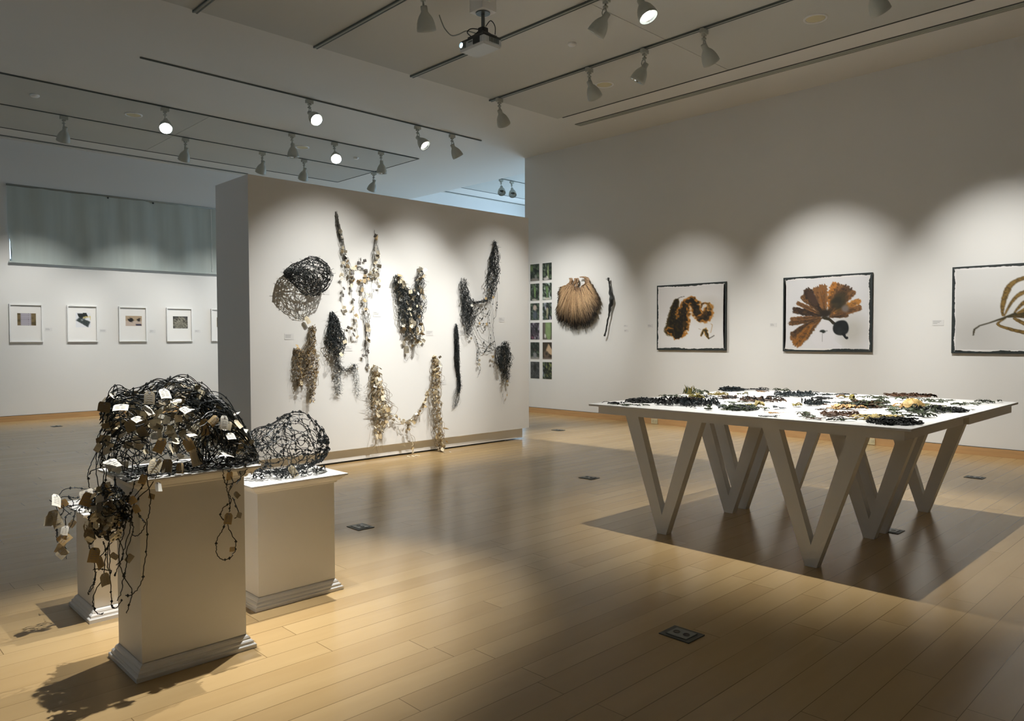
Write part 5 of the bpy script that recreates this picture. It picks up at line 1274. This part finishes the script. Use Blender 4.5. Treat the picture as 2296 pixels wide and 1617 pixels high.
def seaweed(kind, px, py, wpx, hpx, cols, label, seed):
    rg = random.Random(seed); c0 = tab(px, py); dist = (c0-CAMPOS).dot(_F); L = 1.18*wpx*dist/F_PX; H = hpx*dist/F_PX
    C_ = [lin(SW[k]) for k in cols]; a = MB(); c = lambda: mixc(rg.choice(C_), rg.choice(C_), rg.random()*.5)
    ax = RH; dep = min(.34, max(.04, min(L*.85, hpx*dist/F_PX*7.5))); H *= .95
    def rp(sx=.5, sy=.5): return c0+ax*L*rg.uniform(-sx, sx)+FH*dep*rg.uniform(-sy, sy)
    if kind == 'clump':
        for _ in range(int(80+L*480)):
            th = rg.uniform(0, 6.28); rr = math.sqrt(rg.random()); q = c0+ax*L*.46*rr*math.cos(th)+FH*dep*.5*rr*math.sin(th); top = H*.85*math.sqrt(max(0.04, 1-rr*rr)); pts = []; h = rg.uniform(0, 6.28); z = TZ+.003+top*rg.random()**.6
            for i in range(7):
                h += rg.gauss(0, .8); q = q+ax*.012*math.cos(h)+FH*.010*math.sin(h); pts.append(tuple(clampt(Vector((q.x, q.y, z+rg.gauss(0, .003))))))
            a.tube(pts, rg.uniform(.003, .006), 4, cols=[c()]*7)
        for _ in range(3): tendril(a, c0+ax*L*rg.uniform(-.4, .4), ax*rg.choice((-1, 1))+FH*rg.gauss(0, .4), L*.35, .003, c(), rg)
    elif kind == 'branch':
        for _ in range(max(3, int(L*14))):
            d = ax*rg.choice((-1, 1))+FH*rg.gauss(0, .7); p = rp(.38, .3); ln = L*rg.uniform(.25, .5); tendril(a, p, d, ln, .0032, c(), rg, H*.4)
        for _ in range(max(7, int(L*70))): frond(a, rp(.46, .45), ax*rg.gauss(0, 1)+FH*rg.gauss(0, 1), rg.uniform(.04, .10), rg.uniform(.010, .028), c(), rg, H*.9*rg.random(), H*.45, 6)
    elif kind == 'leaf':
        for _ in range(max(3, int(L*30))): frond(a, rp(.3, .4)-ax*L*.15, ax+FH*rg.gauss(0, .6), L*rg.uniform(.3, .55), rg.uniform(.04, .09), c(), rg, H*1.0*rg.random(), H*.45, 12)
    elif kind == 'strand':
        for _ in range(max(2, int(3+L*5))): tendril(a, c0-ax*L*.48+FH*dep*.5*rg.uniform(-1, 1)+ax*L*.3*rg.random(), ax+FH*rg.gauss(0, .12), L*rg.uniform(.5, .8), rg.uniform(.002, .004), c(), rg, H*.35, 18, .16)
        for _ in range(int(L*34)): frond(a, rp(.46, .3), ax*rg.gauss(0, 1)+FH*rg.gauss(0, .7), rg.uniform(.03, .07), rg.uniform(.007, .016), c(), rg, H*.5*rg.random(), H*.5, 5)
    elif kind == 'rope':
        for _ in range(5): tendril(a, c0-ax*L*.48+FH*.02*rg.gauss(0, 1), ax+FH*rg.gauss(0, .08), L*.95, rg.uniform(.006, .011), c(), rg, H*.35, 20, .14)
        for _ in range(int(L*260)): frond(a, c0+ax*L*rg.uniform(-.46, .46)+FH*rg.gauss(0, dep*.2), ax*rg.gauss(0, 1)+FH*rg.gauss(0, 1), rg.uniform(.02, .05), rg.uniform(.008, .018), c(), rg, H*1.1*rg.random(), H*.5, 4)
    elif kind == 'ball':
        vs = []; cs = []; n1, n2 = 18, 26
        for i in range(n1+1):
            f = i/n1*math.pi*.5
            for j in range(n2):
                g = j/n2*2*math.pi; k = 1+.16*math.sin(5*g+3*f)+.10*math.sin(11*g+f*7)+.08*rg.random(); R1 = L*.5*math.cos(f)*k; vs.append((c0.x+R1*math.cos(g), c0.y+R1*math.sin(g)*.8, max(TZ+.002, TZ+.002+H*.95*math.sin(f)*(k*.6+.4)))); cs.append(mixc(C_[0], C_[-1], rg.random()))
        a.add(vs, [(i*n2+j, i*n2+(j+1) % n2, (i+1)*n2+(j+1) % n2, (i+1)*n2+j) for i in range(n1) for j in range(n2)], cols=cs)
        frond(a, c0-ax*L*.9, ax, L*.6, .05, C_[0], rg, .02, .015)
    elif kind == 'upright':
        for _ in range(26):
            p = c0+ax*rg.gauss(0, L*.18)+FH*rg.gauss(0, .03); z = H*rg.uniform(.3, 1); q = (rg.gauss(0, L*.25), rg.gauss(0, .02)); col = c()
            mid = p+ax*q[0]*.5; tip = p+ax*q[0]*.4*rg.random(); a.ribbon([(p.x, p.y, TZ+.002), (mid.x, mid.y, TZ+z*.6), (tip.x, tip.y, TZ+z)], [.006, .012, .002], ax, cols=[col]*3)
        for _ in range(6): frond(a, c0, ax*rg.gauss(0, 1)+FH*rg.gauss(0, 1), L*.5, .03, c(), rg, H*.2, H*.15, 8)
    o = a.build('dried_seaweed', M['organic'], origin=(c0.x, c0.y, TZ), smooth=kind in ('ball', 'leaf'))
    tag(o, label, 'seaweed', 'dried seaweed laid out on the white table')
def A_(x, y): return 1300+x/4.415, 850+y/4.415
def B_(x, y): return 1780+x/4.45, 850+y/4.45
SWL = [
 ('A','branch',325,232,200,22,'k','thin black branched seaweed nearest the left corner of the table'),
 ('A','clump',610,215,170,48,'k','rounded black clump near the left corner of the table'),
 ('A','strand',560,252,330,22,'kg','dark strand in front of the rounded black left clump'),
 ('A','branch',870,162,190,24,'gq','dark green sprig at the rear left edge of the table'),
 ('A','strand',510,190,90,14,'q','tiny curved thread by the rear left edge'),
 ('A','upright',1080,140,110,100,'go','green sprig standing upright near the left end'),
 ('A','leaf',1130,178,210,55,'oo','olive leaf curled below the upright green sprig'),
 ('A','rope',900,240,260,70,'k','gnarled black stalk left of the black ring of fronds'),
 ('A','rope',1180,250,340,70,'ks','thick black ring of fronds left of centre'),
 ('A','rope',1060,205,240,40,'kb','dark brown twisted band behind the black ring of fronds'),
 ('A','branch',1190,145,70,60,'q','small grey green curl behind the upright sprig'),
 ('A','branch',1257,170,26,24,'k','tiny dark scrap right of the grey green curl'),
 ('A','leaf',1290,292,84,48,'g','small dark green leaf at the front edge, left of centre'),
 ('A','leaf',1425,280,120,48,'gs','dark green leaf cluster beside the small front leaf'),
 ('A','clump',1590,288,210,62,'gk','green black clump near the front edge'),
 ('A','leaf',1740,262,180,60,'yo','tan and olive leaf behind the green black front clump'),
 ('A','rope',1790,212,330,52,'bk','dark brown rope like seaweed in the middle left'),
 ('A','clump',1480,104,170,46,'ks','black clump at the rear edge with a trailing strand'),
 ('A','strand',1640,98,150,12,'k','thin strand running right from the rear black clump'),
 ('A','branch',1770,97,120,24,'k','small black sprig at the rear edge left of centre'),
 ('A','branch',1345,148,200,34,'oy','olive tan tangle behind the black ring of fronds'),
 ('A','branch',1350,190,100,26,'rk','reddish brown scrap left of centre'),
 ('A','rope',1490,182,130,32,'bk','short dark brown piece right of the reddish scrap'),
 ('A','leaf',1610,150,110,32,'og','olive leaf scraps behind the short dark brown piece'),
 ('A','strand',1830,115,150,20,'tr','pale tan strands near the rear edge'),
 ('A','branch',1980,108,100,28,'g','small green sprig alone at the rear edge centre'),
 ('A','rope',2130,160,330,52,'s','blue black bunch at the rear centre'),
 ('A','strand',1960,168,170,24,'s','blue black tail left of the rear centre bunch'),
 ('A','branch',1530,225,70,22,'g','tiny green scrap in the left middle'),
 ('A','leaf',1830,291,84,24,'g','small green leaf near the front, left of the thin tan strip'),
 ('A','leaf',1960,280,110,30,'gs','green scrap right of the small front leaf'),
 ('A','leaf',2130,262,150,50,'or','olive and orange leaf in the front middle'),
 ('A','strand',1920,325,130,10,'t','thin tan strip by the front edge'),
 ('A','strand',1880,356,220,12,'s','thin blue grey thread along the front edge'),
 ('A','branch',2240,325,50,16,'g','tiny green crumb at the front middle'),
 ('B','strand',140,128,200,18,'k','black strand along the rear edge centre'),
 ('B','strand',430,150,380,22,'ks','long dark strands along the rear edge'),
 ('B','leaf',470,177,140,34,'or','olive orange leaf under the long dark rear strands'),
 ('B','leaf',590,195,96,52,'o','yellow olive leaf in the rear middle'),
 ('B','rope',310,190,130,20,'k','short dark roll left of the yellow olive leaf'),
 ('B','branch',820,185,220,32,'q','grey green spiky sprig in the rear right middle'),
 ('B','strand',400,225,290,22,'s','blue black strand across the middle'),
 ('B','rope',190,250,140,70,'sk','dark diagonal rope piece at the centre left'),
 ('B','strand',320,243,160,16,'r','thin red brown strand above the orange ribbon'),
 ('B','leaf',390,280,210,40,'t','orange tan wavy ribbon at the centre'),
 ('B','leaf',590,293,220,52,'t','second orange tan ribbon ending in curls right of centre'),
 ('B','clump',690,262,320,78,'gkb','large dark clump with brown flecks right of centre'),
 ('B','branch',905,232,150,56,'gq','grey green branching piece behind the tan crumpled ball'),
 ('B','leaf',1080,200,140,40,'g','green leaf below the long brown rear stick'),
 ('B','rope',1150,166,370,36,'br','long brown stick with a curled tip at the rear right'),
 ('B','branch',1385,168,90,50,'r','red brown curled tip fragment at the rear right'),
 ('B','ball',1180,266,190,86,'ty','tan crumpled translucent ball'),
 ('B','leaf',1000,272,170,22,'t','flat tan scrap left of the crumpled ball'),
 ('B','branch',1320,215,220,36,'g','dark green sprig behind the crumpled ball'),
 ('B','leaf',1390,262,240,26,'go','narrow green leaves right of the crumpled ball'),
 ('B','leaf',1000,303,210,44,'g','dark green leaves in front of the crumpled ball'),
 ('B','rope',1330,318,340,64,'gk','thick dark green mass right of centre'),
 ('B','clump',1590,310,110,52,'k','small black bundle at the right with a thread tail'),
 ('B','strand',1730,297,170,10,'k','thread tail at the far right'),
 ('B','leaf',1070,350,120,34,'og','olive leaf in front of the dark green leaves'),
 ('B','branch',1250,365,230,44,'gk','dark branching sprig near the right front edge'),
 ('B','rope',480,352,300,44,'rb','red brown matted strands in the front middle'),
 ('B','strand',330,296,180,22,'kb','dark scraps behind the red brown strands'),
 ('B','leaf',840,385,470,44,'y','long pale tan leafy strip along the front'),
 ('B','clump',1010,426,300,74,'k','large black oval bundle at the front right corner'),
 ('B','strand',1220,432,130,22,'k','black tail curling from the oval front bundle'),
 ('B','branch',440,400,120,38,'kg','small black sprig at the front edge centre'),
 ('B','branch',110,355,90,36,'gb','small green brown sprig at the front left of centre'),
 ('B','branch',200,382,90,20,'gr','tiny reddish sprig by the front edge'),
 ('B','strand',1570,203,120,12,'q','thin grey thread near the rear right'),
 ('B','branch',1710,250,90,34,'gq','small green sprig at the right end'),
 ('B','branch',1820,236,80,22,'g','tiny green scrap right of the small right end sprig'),
 ('B','branch',1950,221,170,30,'gk','dark green sprig nearest the right corner of the table'),
 ('B','strand',750,355,210,20,'sq','blue grey strands in front of the flecked clump'),
]
for i_, (cr, kd, x, y, w, h, cl, lb) in enumerate(SWL):
    px, py = A_(x, y) if cr == 'A' else B_(x, y); k_ = 4.43
    seaweed(kd, px, py, w/k_, h/k_, cl, lb, 500+i_)
